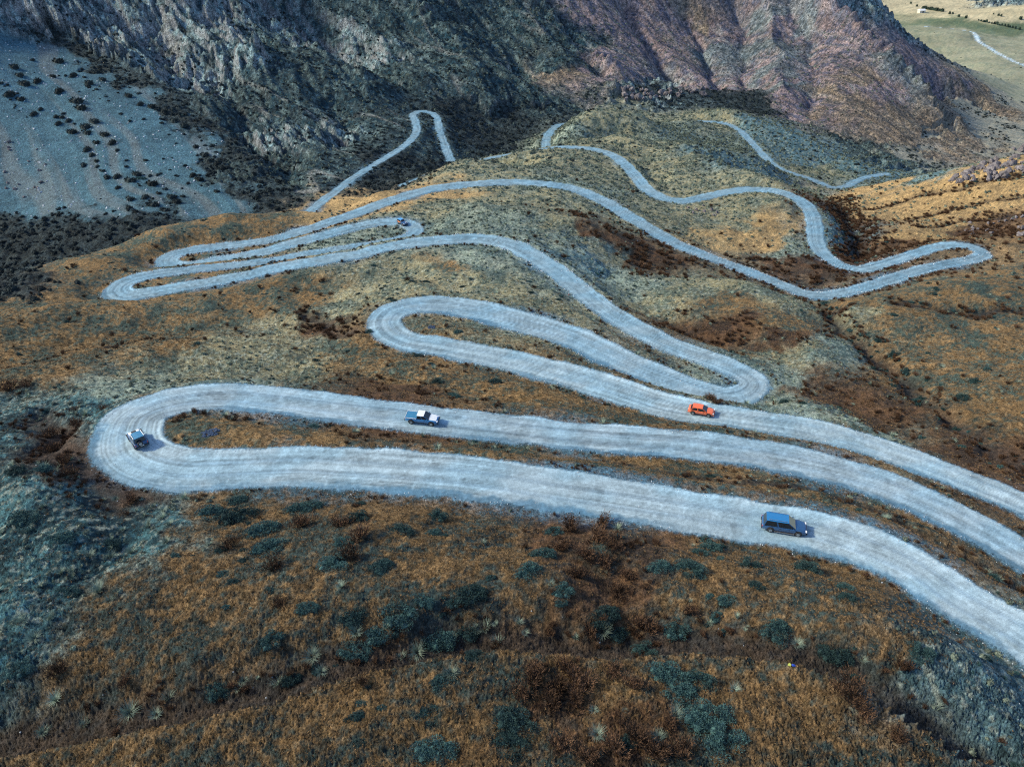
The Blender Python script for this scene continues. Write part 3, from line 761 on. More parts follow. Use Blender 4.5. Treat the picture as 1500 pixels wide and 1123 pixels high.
def mat_mesh(name, n, seed, leaf=.022, height=.16, lobes=16):
    """a spreading mat of a shrub: many small mounds, each a spray of short twigs"""
    r = np.random.RandomState(seed); V = []; F = []
    L = []
    for k in range(lobes):
        a = r.uniform(0, 2 * PI); q = .36 * math.sqrt(r.uniform(0, 1))
        L.append((q * math.cos(a), q * math.sin(a) * .85, r.uniform(.09, .17), height * r.uniform(.55, 1.1) * (1.15 - q)))
    for (cx, cy, rad, hh) in L:
        b0 = len(V); m = 7
        for rf, zf in ((.62, -.2), (.40, .30)):
            for k in range(m):
                a = 2 * PI * k / m; q = rad * rf * r.uniform(.7, 1.1)
                V.append((cx + q * math.cos(a), cy + q * math.sin(a), hh * zf * r.uniform(.8, 1.1)))
        V.append((cx, cy, hh * .42))
        for k in range(m):
            a0 = b0 + k; a1 = b0 + (k + 1) % m
            F.append((a0, a1, a1 + m)); F.append((a0, a1 + m, a0 + m)); F.append((b0 + m + k, b0 + m + (k + 1) % m, b0 + 2 * m))
    for _ in range(n):
        cx, cy, rad, hh = L[r.randint(len(L))]
        a = r.uniform(0, 2 * PI); rr = rad * math.sqrt(r.uniform(0, 1)) * 1.15
        t = rr / rad
        z = hh * math.sqrt(max(0, 1 - min(t, 1) ** 2)) * r.uniform(.15, 1.15)
        p = np.array((cx + rr * math.cos(a), cy + rr * math.sin(a), z))
        d = np.array((math.cos(a) * t * .9, math.sin(a) * t * .9, .75)) + r.normal(0, .38, 3); d /= np.linalg.norm(d)
        s = np.cross(d, r.normal(0, 1, 3)); s /= np.linalg.norm(s) + 1e-6
        l = leaf * r.uniform(.8, 2.2); w = leaf * .28
        i = len(V)
        V += [tuple(p - s * w), tuple(p + s * w), tuple(p + d * l)]
        F.append((i, i + 1, i + 2))
    return tri_mesh(name, V, F)

def twiggy_mesh(name, n, seed, h=.6):
    """upright dry bush of fine twigs"""
    r = np.random.RandomState(seed); V = []; F = []
    stems = [(r.uniform(-.3, .3), r.uniform(-.3, .3)) for _ in range(7)]
    for _ in range(n):
        sx, sy = stems[r.randint(7)]
        t = r.uniform(.15, 1); a = r.uniform(0, 2 * PI); q = .05 + .20 * t * r.uniform(.3, 1)
        z = h * t * r.uniform(.75, 1.05) * (1 - .5 * (sx * sx + sy * sy) / .18 * .6)
        p = np.array((sx * (.6 + .5 * t) + q * math.cos(a), sy * (.6 + .5 * t) + q * math.sin(a), z))
        d = np.array((math.cos(a) * .5, math.sin(a) * .5, 1.0)) + r.normal(0, .25, 3); d /= np.linalg.norm(d)
        s = np.cross(d, r.normal(0, 1, 3)); s /= np.linalg.norm(s) + 1e-6
        l = r.uniform(.07, .16); w = .013
        i = len(V)
        V += [tuple(p - s * w), tuple(p + s * w), tuple(p + d * l)]
        F.append((i, i + 1, i + 2))
    return tri_mesh(name, V, F)

def rock_mesh(name, seed, flat=.7, npt=22):
    import bmesh
    r = np.random.RandomState(seed)
    bm = bmesh.new()
    P = r.normal(0, 1, (npt, 3)); P /= np.linalg.norm(P, axis=1, keepdims=True); P *= r.uniform(.36, .55, (npt, 1)); P[:, 2] *= flat
    for p in P: bm.verts.new(p)
    res = bmesh.ops.convex_hull(bm, input=bm.verts)
    bmesh.ops.delete(bm, geom=[g for g in res['geom_interior'] if isinstance(g, bmesh.types.BMVert)], context='VERTS')
    me = bpy.data.meshes.new(name); bm.to_mesh(me); bm.free()
    return me

MT_TUSS = simple_mat('pale_spiky_grass', (.30, .37, .29), .85, noise_scale=3, col2=(.13, .19, .17), random_amt=.3)
MT_TEAL = simple_mat('blue_green_cushion_leaves', (.060, .125, .118), .85, noise_scale=9, col2=(.020, .050, .058), random_amt=.45)
MT_BRWN = simple_mat('rusty_dry_twigs', (.115, .064, .036), .9, noise_scale=6, col2=(.045, .028, .020), random_amt=.45)
MT_DARK = simple_mat('dark_juniper_leaves', (.028, .042, .044), .9, noise_scale=4, col2=(.014, .022, .026), random_amt=.4)
MT_GRS = simple_mat('dry_brown_grass', (.212, .136, .068), .9, noise_scale=3, col2=(.085, .058, .032), random_amt=.62)
MT_SAGE = simple_mat('grey_green_tuft', (.17, .20, .155), .9, noise_scale=5, col2=(.09, .12, .10), random_amt=.35)
MT_ROCK = simple_mat('pale_lichened_rock', (.20, .185, .19), .9, noise_scale=5, col2=(.075, .065, .08), random_amt=.25)
MT_STONE = simple_mat('pale_gravel_stones', (.42, .47, .52), .9, noise_scale=4, noise_amt=.12, random_amt=.3)

SPEC = {}
def reg(key, meshes, mat):
    for m in meshes:
        m.materials.append(mat)
    SPEC[key] = meshes
reg('grass_tussock', [blades_mesh('tussock_blades', n_, h_, sp_, .020, s, bend=b_, core=c_) for s, n_, h_, sp_, b_, c_ in ((1, 170, .62, .60, .45, .14), (2, 120, .75, .42, .6, .10), (3, 200, .50, .62, .3, .20), (16, 90, .6, .5, .7, .22), (17, 150, .68, .66, .55, .09), (18, 110, .45, .5, .4, .25))], MT_TUSS)
reg('low_shrub', [mat_mesh('shrub_mat', 6500, s, height=(.15 + .04 * (s % 3))) for s in (4, 5, 6, 7, 15)], MT_TEAL)
reg('dry_bush', [twiggy_mesh('dry_twigs', 1100, s) for s in (8, 9, 10)], MT_BRWN)
reg('dark_bush', [cushion_mesh('juniper_cushion', 260, s, leaf=.075, height=.36, lobes=4) for s in (12, 13, 14)], MT_DARK)
reg('grass', [blades_mesh('grass_blades', 22, .40, .36, .060, s, bend=.3, core=.26, seg=2) for s in (21, 22, 23)], MT_GRS)
reg('grey_tuft', [cushion_mesh('grey_tuft_leaves', 110, s, leaf=.11, height=.4, lobes=3) for s in (24, 25)], MT_SAGE)
reg('stone', [rock_mesh('stone', s) for s in (31, 32, 33)], MT_STONE)

# ------------------------------------------------------------------ where plants grow
cellA = np.zeros((NV, NU))
dyv = np.gradient(GY, axis=0); dxu = np.gradient(GX, axis=1)
cellA = np.abs(dyv * dxu)
# only where the photograph (and a step to the side of it) can see
fr_d = np.maximum(GY * CP + (CAM_Z - Z) * SP, 1)
fpx = 750 + GX / fr_d * FPX
fpy = 561.5 + ((CAM_Z - Z) * CP - GY * SP) / fr_d * FPX
inview = (fpx > -130) & (fpx < 1630) & (fpy > -60) & (fpy < 1200)
free = (DEN > .35) | (DE > 20)

def scatter(density, seed, maxn):
    r = np.random.RandomState(seed)
    w = (density * cellA * inview).ravel()
    tot = w.sum(); nn = int(min(tot, maxn))
    c = np.cumsum(w); k = np.searchsorted(c, r.uniform(0, c[-1], nn))
    j, i = np.unravel_index(np.clip(k, 0, w.size - 1), GX.shape)
    j = np.clip(j, 1, NV - 2); i = np.clip(i, 1, NU - 2)
    uu = UG[i] + (UG[i + 1] - UG[i]) * (r.uniform(-.5, .5, nn)); vv = VG[j] + (VG[j + 1] - VG[j]) * r.uniform(-.5, .5, nn)
    y = np.exp(vv) - Y0; x = uu * (y + Y0)
    return x, y, ground(x, y), j, i

cl1 = noise(GX / 5, GY / 5, 201); cl2 = noise(GX / 12, GY / 12, 203); cl3 = noise(GX / 2.4, GY / 2.4, 205)
edge = np.exp(-((DEN - 1.0) / .7) ** 2) * (DE < 20) * sstep(-.15, .35, cl1 + .5 * cl3)
gul = np.exp(-(line_d - .9) ** 2 * 2) * (line_d < 20)
cz = sstep(0, .4, cl1 + .6 * cl2)
dens = {
 'grass_tussock': (wt('blue') * .30 * sstep(-.3, .3, cl2) + wt('fg') * .0035 + wt('brown') * .016 * cz + wt('olive') * .045 * sstep(-.1, .3, cl2) + wt('sage') * .05 * (GY < 330) + gul * .10 * (GY < 70) + edge * .05 * (GY < 110) + wt('rust') * .01) * free,
 'low_shrub': (wt('fg') * .16 * sstep(.15, .6, cl2 + .5 * cl1) + wt('blue') * .05 * cz + wt('brown') * .018 * cz + wt('olive') * .035 * cz + wt('sage') * .022 * cz + wt('slate') * .05 + gul * .10 * (GX > 0) * (GY > 70) + edge * .03) * free,
 'dry_bush': (wt('rust') * .42 * sstep(-.3, .3, cl1) + wt('fg') * .012 * cz + wt('blue') * .03 * sstep(.2, .5, cl1) + wt('brown') * .03 * sstep(.1, .5, cl1) + edge * .75 * (GY < 260) + gul * .35 + wt('tan') * .006) * free,
 'dark_bush': (wt('scrub') * .095 * sstep(-.5, .3, noise(sb / 9, ta / 22, 207) + .4 * cl2) + wt('dark') * .10 + wt('mgrey', 'mtan') * .05 * sstep(-.5, .5, cl1) + wt('cliff') * .014 + wt('purple') * .03 * sstep(-.3, .4, noise(sb / 14, ta / 40, 209)) + wt('slate') * .012 * (GY > 300)
     + wt('scree') * .022 * sstep(.28, .6, noise(sb / 16, ta / 70, 211)) + wt('pale') * .07 * sstep(-.1, .4, noise(GX / 24, GY / 24, 214)) + wt('sage') * .018 * (GY > 400) * sstep(0, .4, noise(GX / 30, GY / 30, 213)) + wt('olive') * .012 * (GY > 300) * cz) * free,
 'grey_tuft': (wt('olive') * .20 * sstep(-.5, .2, cl1) + wt('sage') * .24 + wt('slate') * .10 + wt('brown') * .05 * cz + wt('blue') * .22 + wt('scrub') * .03 + wt('purple') * .025 + wt('tan') * .03) * free * (GY < 800),
 'stone': ((np.exp(-((DEN + .1) / .55) ** 2) * 2.2 + .04 * (DEN < -.5) + sstep(1.5, .2, DEN) * .8 * (DEN > 0)) * (DE < 20) * (GY < 230)
     + wt('scree') * .03 + wt('slate') * .08 * free * (GY < 330) + wt('blue') * .06 * free + gul * .15 * (GY < 70) + wt('olive') * .01 * free),
}
near_w = sstep(175, 75, GY)
dens['grass'] = (wt('fg') * 9 + wt('blue') * 1.5 + wt('brown') * 4 + wt('rust') * 3 + wt('olive') * 1.5) * free * near_w * sstep(.9, 1.5, line_d)

SIZE = {'grass_tussock': (.5, 1.6), 'low_shrub': (.5, 2.3), 'dry_bush': (.7, 1.5), 'dark_bush': (.9, 3.0), 'grey_tuft': (.35, .9), 'stone': (.06, .26), 'grass': (.32, .62)}
MAXN = {'grass_tussock': 9000, 'low_shrub': 7000, 'dry_bush': 16000, 'dark_bush': 42000, 'grey_tuft': 42000, 'stone': 26000, 'grass': 130000}

# plants one can point at in the photograph: (px, py, width in photo pixels)
SPOTS = {
 'grass_tussock': [(247,1022,30),(190,1044,40),(62,1072,26),(123,1062,26),(229,1046,22),(407,1000,32),(611,955,34),(588,962,24),(664,935,20),(709,920,40),(729,940,30),(882,925,34),(843,935,20),(470,983,26),(805,855,22),(905,775,22),
    (192,810,24),(130,812,26),(145,865,34),(160,880,22),(35,910,36),(50,935,30),(78,905,30),(215,770,26),(248,768,20),(105,845,20),(270,645,14),(330,705,14),(340,615,14),(640,655,18),(665,648,16),(690,652,14),(740,660,12),(770,657,16),(620,640,16),
    (1262,965,22),(1080,905,22),(1490,560,14),(1378,537,14),(1273,563,12),(1075,1010,24),(990,1045,30),(870,1040,20),(875,1075,30),(965,1080,26),(1010,880,12),(770,1010,16),(1240,1010,14)],
 'low_shrub': [(320,1012,50),(450,892,42),(398,937,46),(392,808,74),(356,757,76),(386,779,60),(490,828,62),(436,750,50),(458,741,44),(690,872,58),(560,830,46),(592,778,44),(640,757,40),(505,795,40),(525,760,44),(1140,925,66),(1347,958,52),(985,992,80),(1022,1000,60),(1040,1050,90),
    (760,1062,86),(745,1095,70),(990,922,52),(1010,835,56),(968,833,50),(885,905,60),(905,925,50),(1225,958,60),(560,930,60),(640,935,70),(520,955,60),(690,925,50),(650,1000,50),(630,1050,60),(640,1100,80),(1060,1090,90),(1240,820,40),(1180,835,50),(1110,860,34),(1098,830,44),(1040,805,44),(1025,812,36),
    (620,880,44),(580,900,70),(520,905,60),(810,780,34),(795,815,50),(775,838,56),(825,865,40),(945,955,50),(1000,1020,70),(200,690,50),(40,760,60),(90,790,50),(60,690,40),(25,690,36),(160,800,46),(100,870,40),(30,980,50),(310,755,60),(350,735,40),(1330,545,24),(1430,560,26),(1410,583,28),(1350,585,20),(1290,500,22),(1310,520,24),(1268,490,20),(1345,590,30),(1210,445,18),(1215,465,16),(665,580,26),(725,560,26),(640,560,24),(700,640,20),(1150,590,24),(1095,600,20),
    (208,262,18)],
 'dry_bush': [(840,775,44),(870,790,50),(900,800,46),(860,820,50),(890,830,44),(920,850,36),(820,800,36),(850,845,40),(905,870,40),(880,770,40),(780,1000,60),(820,1010,60),(850,1000,56),(800,1030,50),(840,1030,50),(760,1020,46),(830,985,50),(780,985,40),(930,1080,60),(960,1095,60),(900,1100,50),(1000,1100,50),(820,1090,50),(860,1100,50),(980,1060,40),
    (1240,1015,70),(1255,1045,50),(1325,980,40),(500,765,40),(525,790,50),(510,820,44),(445,770,44),(400,830,40),(340,800,36),(410,885,30),(530,1000,30),(1010,900,30),(940,925,50),(870,930,40),(85,985,40),(185,1000,30),(1310,1080,40),(900,985,40),(930,1000,44),
    (75,640,34),(80,660,30),(90,680,34),(100,700,34),(150,600,18),(150,615,18),(108,605,20),(110,620,22),(190,735,30),(270,610,16),(285,605,16),(300,607,16),(335,612,14),(345,615,16),(360,615,16),(262,615,16),(560,603,14),(575,600,14),(15,570,34),(40,565,26),(1315,615,12),(1040,585,22),(1050,590,18),(1060,594,14)],
 'dark_bush': [(48,89,9),(55,120,16),(85,92,18),(77,113,10),(108,112,16),(130,124,16),(87,135,18),(112,150,20),(118,160,18),(30,147,14),(50,168,14),(60,161,10),(82,172,10),(90,173,10),(101,178,12),(86,182,13),(105,195,16),(125,188,18),(138,180,16),(128,196,14),(153,199,15),(141,210,12),(165,210,16),(172,221,9),(128,220,16),(135,228,12),(141,237,10),(123,243,13),(143,245,9),
    (150,251,9),(157,261,14),(172,260,16),(191,266,18),(200,257,16),(213,236,8),(222,271,20),(231,257,8),(173,276,12),(190,293,16),(189,306,14),(213,290,16),(225,302,18),(232,284,10),(250,290,16),(258,297,16),(243,310,14),(205,322,14),(276,269,8),(283,258,14),(292,264,14),(287,216,12),(300,228,14),(306,236,14),(318,242,16),(326,248,14),(270,185,14),(255,178,14),(240,165,14),(222,158,14),(206,154,14),(188,142,14),(150,118,12),(140,108,14),(35,125,18),(20,100,16),(15,140,20),(28,112,14)],
}
def rock_depth(z): return z

inst = {}      # species -> list of (x, y, z, size, variant, rotz)
r0 = np.random.RandomState(77)
for sp in dens:
    L = []
    for (px, py, w) in SPOTS.get(sp, []):
        p, d = hit(px, py)
        if sample(DEN, p.x, p.y) < .3 and sample(DE, p.x, p.y) < 20: continue
        s = w / FPX * d
        fac = {'grass_tussock': 1 / 1.25, 'low_shrub': 1 / 1.12, 'dry_bush': 1 / 1.1, 'dark_bush': 1 / 1.15}[sp]
        L.append((p.x, p.y, p.z, s * fac, r0.randint(99), r0.uniform(0, 2 * PI), 1))
    x, y, z, jj, ii = scatter(dens[sp], 300 + len(sp), MAXN[sp])
    lo, hi = SIZE[sp]
    s = lo + (hi - lo) * r0.uniform(0, 1, len(x)) ** 1.8
    if sp == 'grass': s = s * np.clip(y / 90, .9, 1.5)
    if sp == 'stone': s = s * np.clip(y / 90, .8, 2.2) * np.where(wt('scree')[jj, ii] > .5, 3.2, 1)
    if sp == 'grey_tuft': s = s * np.clip(y / 140, 1, 2.6)
    if sp == 'dry_bush': s = s * np.clip(y / 120, .8, 1.4) * np.where(DE[jj, ii] < 2.5, .62, 1)
    if sp == 'dark_bush': s = s * np.where(wt('purple', 'mgrey', 'mtan')[jj, ii] > .5, .5, 1) * np.where(wt('scrub')[jj, ii] > .5, .8, 1)
    v = r0.randint(0, 99, len(x)); a = r0.uniform(0, 2 * PI, len(x))
    arr = np.stack([x, y, z, s, v, a, np.zeros(len(x))], 1)
    if L: arr = np.vstack([np.array(L), arr])
    inst[sp] = arr
    print(sp, len(arr), 'asked', int((dens[sp] * cellA * inview).sum()))

# ------------------------------------------------------------------ naming places, as one would point at them
def yline(pts_):
    xs = np.array([p[0] for p in pts_]); ys = np.array([p[1] for p in pts_])
    return lambda x: float(np.interp(x, xs, ys))
Y_LOW = yline([(0,700),(150,690),(434,682),(700,700),(1000,746),(1200,780),(1334,831),(1500,936)])
Y_UP = yline([(0,600),(225,597),(334,580),(600,610),(900,643),(1200,683),(1400,757),(1500,813)])
Y_B = yline([(0,470),(450,470),(600,500),(834,550),(1040,605),(1300,662),(1500,740)])
Y_B2 = yline([(0,430),(540,452),(700,455),(884,515),(1030,573),(1110,562),(1500,700)])
Y_R4 = yline([(0,440),(172,430),(400,394),(567,362),(700,350),(795,384),(867,438),(1000,513),(1100,560),(1500,690)])
Y_R5 = yline([(0,420),(243,381),(500,320),(700,269),(877,291),(1060,384),(1211,433),(1347,396),(1440,374),(1500,370)])
Y_DIT = yline([(0,1115),(267,1066),(500,999),(720,956),(1000,952),(1227,996),(1373,1085),(1500,1123)])
def place(px, py, y):
    side = ['far left', 'left', 'centre left', 'centre right', 'right', 'far right'][min(5, max(0, int(px // 250)))]
    if py > Y_DIT(px) + 4: return 'on the nearest bank, ' + side, 'on the bank in front of the ditch'
    if py > Y_DIT(px) - 45 and py > 850: return 'along the foreground ditch, ' + side, 'along the foreground ditch'
    if py > Y_LOW(px): return 'below the nearest road, ' + side, 'on the slope below the nearest road'
    if py > Y_UP(px):
        return ('beyond the nearest hairpin, far left' if px < 200 else 'inside the nearest hairpin, ' + side), 'inside the nearest hairpin'
    if py > Y_B(px): return 'above the blue pickup, ' + side, 'between the two lower roads'
    if py > Y_B2(px): return 'inside the middle hairpin', 'inside the middle hairpin'
    if py > Y_R4(px): return 'above the middle hairpin, ' + side, 'on the hillside above the middle hairpin'
    if py > Y_R5(px): return 'between the upper bends, ' + side, 'between the upper road bends'
    if y < 480 and px > 420 and py > 160: return 'on the knolls beyond the upper road, ' + side, 'on the knolls beyond the upper road'
    if px < 330:
        e = 305 - (330 - px) * .78
        v_ = 'upper scree' if py < 130 else ('middle scree' if py < 215 else ('lower scree' if py < 300 else 'ravine floor'))
        h_ = 'beside its right edge' if py < e + 45 else ('at the left frame edge' if px < 70 else ('left of centre' if px < 150 else 'right of centre'))
        return 'on the ' + v_ + ', ' + h_, 'on the scree slope'
    return ('high on' if py < 90 else 'at the foot of') + ' the far mountainside, ' + side, 'on the far mountainside'
DESC = {'grass_tussock': ('spiky pale tussock', 'grass tuft', 'pale grass tussocks'),
        'low_shrub': ('blue-green shrub', 'shrub', 'blue-green shrubs'),
        'dry_bush': ('rusty dry bush', 'bush', 'dry brown bushes'),
        'dark_bush': ('blackish bush', 'bush', 'dark bushes')}
def proj(x, y, z):
    d = y * CP + (CAM_Z - z) * SP
    return 750 + x / d * FPX, 561.5 + ((CAM_Z - z) * CP - y * SP) / d * FPX, d

# ------------------------------------------------------------------ masses as point clouds carrying copies of the same meshes
def cloud(name, arr, meshes, protos, zs=1.0):
    """one object: every mesh variant is instanced on its own share of the points"""
    me = bpy.data.meshes.new(name)
    me.vertices.add(len(arr)); me.vertices.foreach_set('co', arr[:, :3].astype(np.float32).ravel())
    at = me.attributes.new('size', 'FLOAT', 'POINT'); at.data.foreach_set('value', arr[:, 3].astype(np.float32))
    at = me.attributes.new('turn', 'FLOAT_VECTOR', 'POINT')
    rot = np.zeros((len(arr), 3), np.float32); rot[:, 2] = arr[:, 5]; rot[:, 0] = np.sin(arr[:, 4] * 7) * .12; rot[:, 1] = np.cos(arr[:, 4] * 5) * .12
    at.data.foreach_set('vector', rot.ravel())
    at = me.attributes.new('kind_index', 'INT', 'POINT'); at.data.foreach_set('value', (arr[:, 4].astype(np.int32) % len(protos)))
    me.update()
    o = bpy.data.objects.new(name, me); COL.objects.link(o)
    g = bpy.data.node_groups.new(name + '_spread', 'GeometryNodeTree')
    g.interface.new_socket('Geometry', in_out='INPUT', socket_type='NodeSocketGeometry')
    g.interface.new_socket('Geometry', in_out='OUTPUT', socket_type='NodeSocketGeometry')
    gi = g.nodes.new('NodeGroupInput'); go = g.nodes.new('NodeGroupOutput')
    join = g.nodes.new('GeometryNodeJoinGeometry')
    def attr(nm, ty):
        a = g.nodes.new('GeometryNodeInputNamedAttribute'); a.data_type = ty; a.inputs['Name'].default_value = nm; return a.outputs['Attribute']
    a_s, a_r, a_k = attr('size', 'FLOAT'), attr('turn', 'FLOAT_VECTOR'), attr('kind_index', 'INT')
    for k, po in enumerate(protos):
        oi = g.nodes.new('GeometryNodeObjectInfo'); oi.transform_space = 'ORIGINAL'; oi.inputs['Object'].default_value = po
        cmp_ = g.nodes.new('FunctionNodeCompare'); cmp_.data_type = 'INT'; cmp_.operation = 'EQUAL'
        g.links.new(a_k, cmp_.inputs[2]); cmp_.inputs[3].default_value = k
        ip = g.nodes.new('GeometryNodeInstanceOnPoints')
        g.links.new(gi.outputs[0], ip.inputs['Points']); g.links.new(oi.outputs['Geometry'], ip.inputs['Instance'])
        g.links.new(cmp_.outputs[0], ip.inputs['Selection']); g.links.new(a_r, ip.inputs['Rotation']); g.links.new(a_s, ip.inputs['Scale'])
        g.links.new(ip.outputs[0], join.inputs[0])
    g.links.new(join.outputs[0], go.inputs[0])
    md = o.modifiers.new('spread', 'NODES'); md.node_group = g
    me.materials.append(meshes[0].materials[0])
    o['kind'] = 'stuff'
    return o

STUFF = {'grass_tussock': 'distant_grass_tussocks', 'low_shrub': 'distant_low_shrubs', 'dry_bush': 'distant_dry_bushes', 'dark_bush': 'distant_dark_bushes', 'grey_tuft': 'grey_ground_tufts', 'stone': 'loose_stones', 'grass': 'dry_grass'}
SLAB = {'grass_tussock': 'small pale grass tussocks scattered over the slopes', 'low_shrub': 'small blue-green shrubs scattered over the slopes', 'dry_bush': 'small rust-brown bushes along road edges and gullies',
        'dark_bush': 'dark bushes speckling the far mountainside and ravine', 'grey_tuft': 'grey-green tufts covering the olive slopes', 'stone': 'loose pale stones along the road edges and scree', 'grass': 'short dry brown grass on the near slopes'}
for sp, arr in inst.items():
    meshes = SPEC[sp]
    if sp in DESC:
        px, py, d = proj(arr[:, 0], arr[:, 1], arr[:, 2])
        app = arr[:, 3] / d * ((px > 3) & (px < 1497) & (py > 3) & (py < 1120)) * (1 + 9 * arr[:, 6])
        order = np.argsort(-app)
        top, rest = order[:295], order[295:]
        firsts = {}; named = []
        for q in top:
            x, y, z, s, v, a, hand = arr[q]
            me = meshes[int(v) % len(meshes)]
            o = bpy.data.objects.new(sp, me); COL.objects.link(o)
            sx = s; o.location = (x, y, z - .02 * s); o.scale = (sx * (1.15 if sp in ('low_shrub', 'dark_bush') else 1), sx, sx * (.72 if sp == 'dry_bush' else 1))
            o.rotation_euler = (math.sin(v * 7) * (.32 if sp == 'grass_tussock' else .1), math.cos(v * 5) * (.32 if sp == 'grass_tussock' else .1), a)
            if sp in ('low_shrub', 'dark_bush'): o.rotation_euler[2] = (a % .8) - .4
            where, grp = place(px[q], py[q], y)
            wpx = s / d[q] * FPX
            size = 'large' if wpx > (14 if sp == 'dark_bush' else 42) else ('small' if wpx < (9 if sp == 'dark_bush' else 20) else 'medium')
            o['label'] = size + ' ' + DESC[sp][0] + ' ' + where
            o['category'] = DESC[sp][1]
            o['group'] = size + ' ' + DESC[sp][2] + ' ' + where
            named.append((o, px[q]))
            firsts.setdefault(int(v) % len(meshes), o)
        byg = {}
        for o, x_ in named: byg.setdefault(o['group'], []).append((x_, o))
        ORD = ['leftmost', 'second from the left', 'third from the left', 'fourth from the left', 'fifth from the left', 'sixth from the left', 'seventh from the left', 'eighth from the left', 'rightmost']
        for g_, L_ in byg.items():
            L_.sort(key=lambda t_: t_[0])
            if 1 < len(L_) <= 9:
                for q_, (x_, o) in enumerate(L_):
                    o['label'] = o['label'] + ', ' + (ORD[q_] if q_ < len(L_) - 1 else 'rightmost')
        protos = [firsts[k] for k in sorted(firsts)]
        so = cloud(STUFF[sp], arr[rest], meshes, protos)
    else:
        # one ordinary object of each variant stands in the scene among the others
        protos = []
        for k, me in enumerate(meshes):
            x, y, z, s, v, a, _h2 = arr[k]
            po = bpy.data.objects.new(STUFF[sp] + '_clump', me); COL.objects.link(po)
            po.location = (x, y, z); po.scale = (s, s, s); po['kind'] = 'stuff'; po['label'] = SLAB[sp]
            protos.append(po)
        so = cloud(STUFF[sp], arr[len(meshes):], meshes, protos)
    so['label'] = SLAB[sp]
print('plants', round(time.time() - T0, 1))

# ------------------------------------------------------------------ small mesh tools
class MB:
    def __init__(s): s.v = []; s.f = []
    def add(s, verts, faces):
        b = len(s.v); s.v += [tuple(map(float, p)) for p in verts]; s.f += [tuple(i + b for i in f) for f in faces]
        return s
    def box(s, c, d, taper=1.0):
        x, y, z = c; a, b, h = d[0] / 2, d[1] / 2, d[2] / 2; t = taper
        return s.add([(x-a,y-b,z-h),(x+a,y-b,z-h),(x+a,y+b,z-h),(x-a,y+b,z-h),(x-a*t,y-b*t,z+h),(x+a*t,y-b*t,z+h),(x+a*t,y+b*t,z+h),(x-a*t,y+b*t,z+h)],
                     [(3,2,1,0),(4,5,6,7),(0,1,5,4),(1,2,6,5),(2,3,7,6),(3,0,4,7)])
    def cyl(s, c, r, w, n=18, axis='y', r2=None):
        r2 = r if r2 is None else r2; V = []
        for side, rr in ((-w / 2, r), (w / 2, r2)):
            for k in range(n):
                a = 2 * PI * k / n; p, q = rr * math.cos(a), rr * math.sin(a)
                V.append((c[0]+p, c[1]+side, c[2]+q) if axis == 'y' else ((c[0]+side, c[1]+p, c[2]+q) if axis == 'x' else (c[0]+p, c[1]+q, c[2]+side)))
        F = [tuple(range(n)), tuple(range(2*n-1, n-1, -1))] + [(k, n+k, n+(k+1) % n, (k+1) % n) for k in range(n)]
        return s.add(V, F)
    def tube(s, a, b, r, n=8):
        a = Vector(a); b = Vector(b); d = (b - a).normalized(); u = d.orthogonal().normalized(); w = d.cross(u); V = []
        for p in (a, b):
            for k in range(n):
                t = 2 * PI * k / n; V.append(p + u * r * math.cos(t) + w * r * math.sin(t))
        return s.add(V, [tuple(range(n)), tuple(range(2*n-1, n-1, -1))] + [(k, n+k, n+(k+1) % n, (k+1) % n) for k in range(n)])
    def loft(s, secs):
        n = len(secs[0]); V = [p for sec in secs for p in sec]; F = []
        for i in range(len(secs) - 1):
            for k in range(n):
                F.append((i*n+k, i*n+(k+1) % n, (i+1)*n+(k+1) % n, (i+1)*n+k))
        F.append(tuple(range(n-1, -1, -1))); F.append(tuple(range((len(secs)-1)*n, len(secs)*n)))
        return s.add(V, F)
    def build(s, name, mat, parent=None, bevel=0, smooth=True):
        me = bpy.data.meshes.new(name); me.from_pydata(s.v, [], s.f); me.update()
        import bmesh
        bm = bmesh.new(); bm.from_mesh(me); bmesh.ops.recalc_face_normals(bm, faces=bm.faces)
        if bevel:
            bmesh.ops.bevel(bm, geom=[e for e in bm.edges if e.is_manifold and e.calc_face_angle(0) > .5], offset=bevel, segments=2, affect='EDGES')
        bm.to_mesh(me); bm.free()
        if smooth:
            me.polygons.foreach_set('use_smooth', np.ones(len(me.polygons), bool)); me.update()
            me.set_sharp_from_angle(angle=math.radians(40))
        me.materials.append(mat)
        o = bpy.data.objects.new(name, me); COL.objects.link(o)
        if parent: o.parent = parent
        return o

def thing(name, label, cat, loc, group=None):
    o = bpy.data.objects.new(name, None); COL.objects.link(o); o.location = loc
    o['label'] = label; o['category'] = cat
    if group: o['group'] = group
    return o

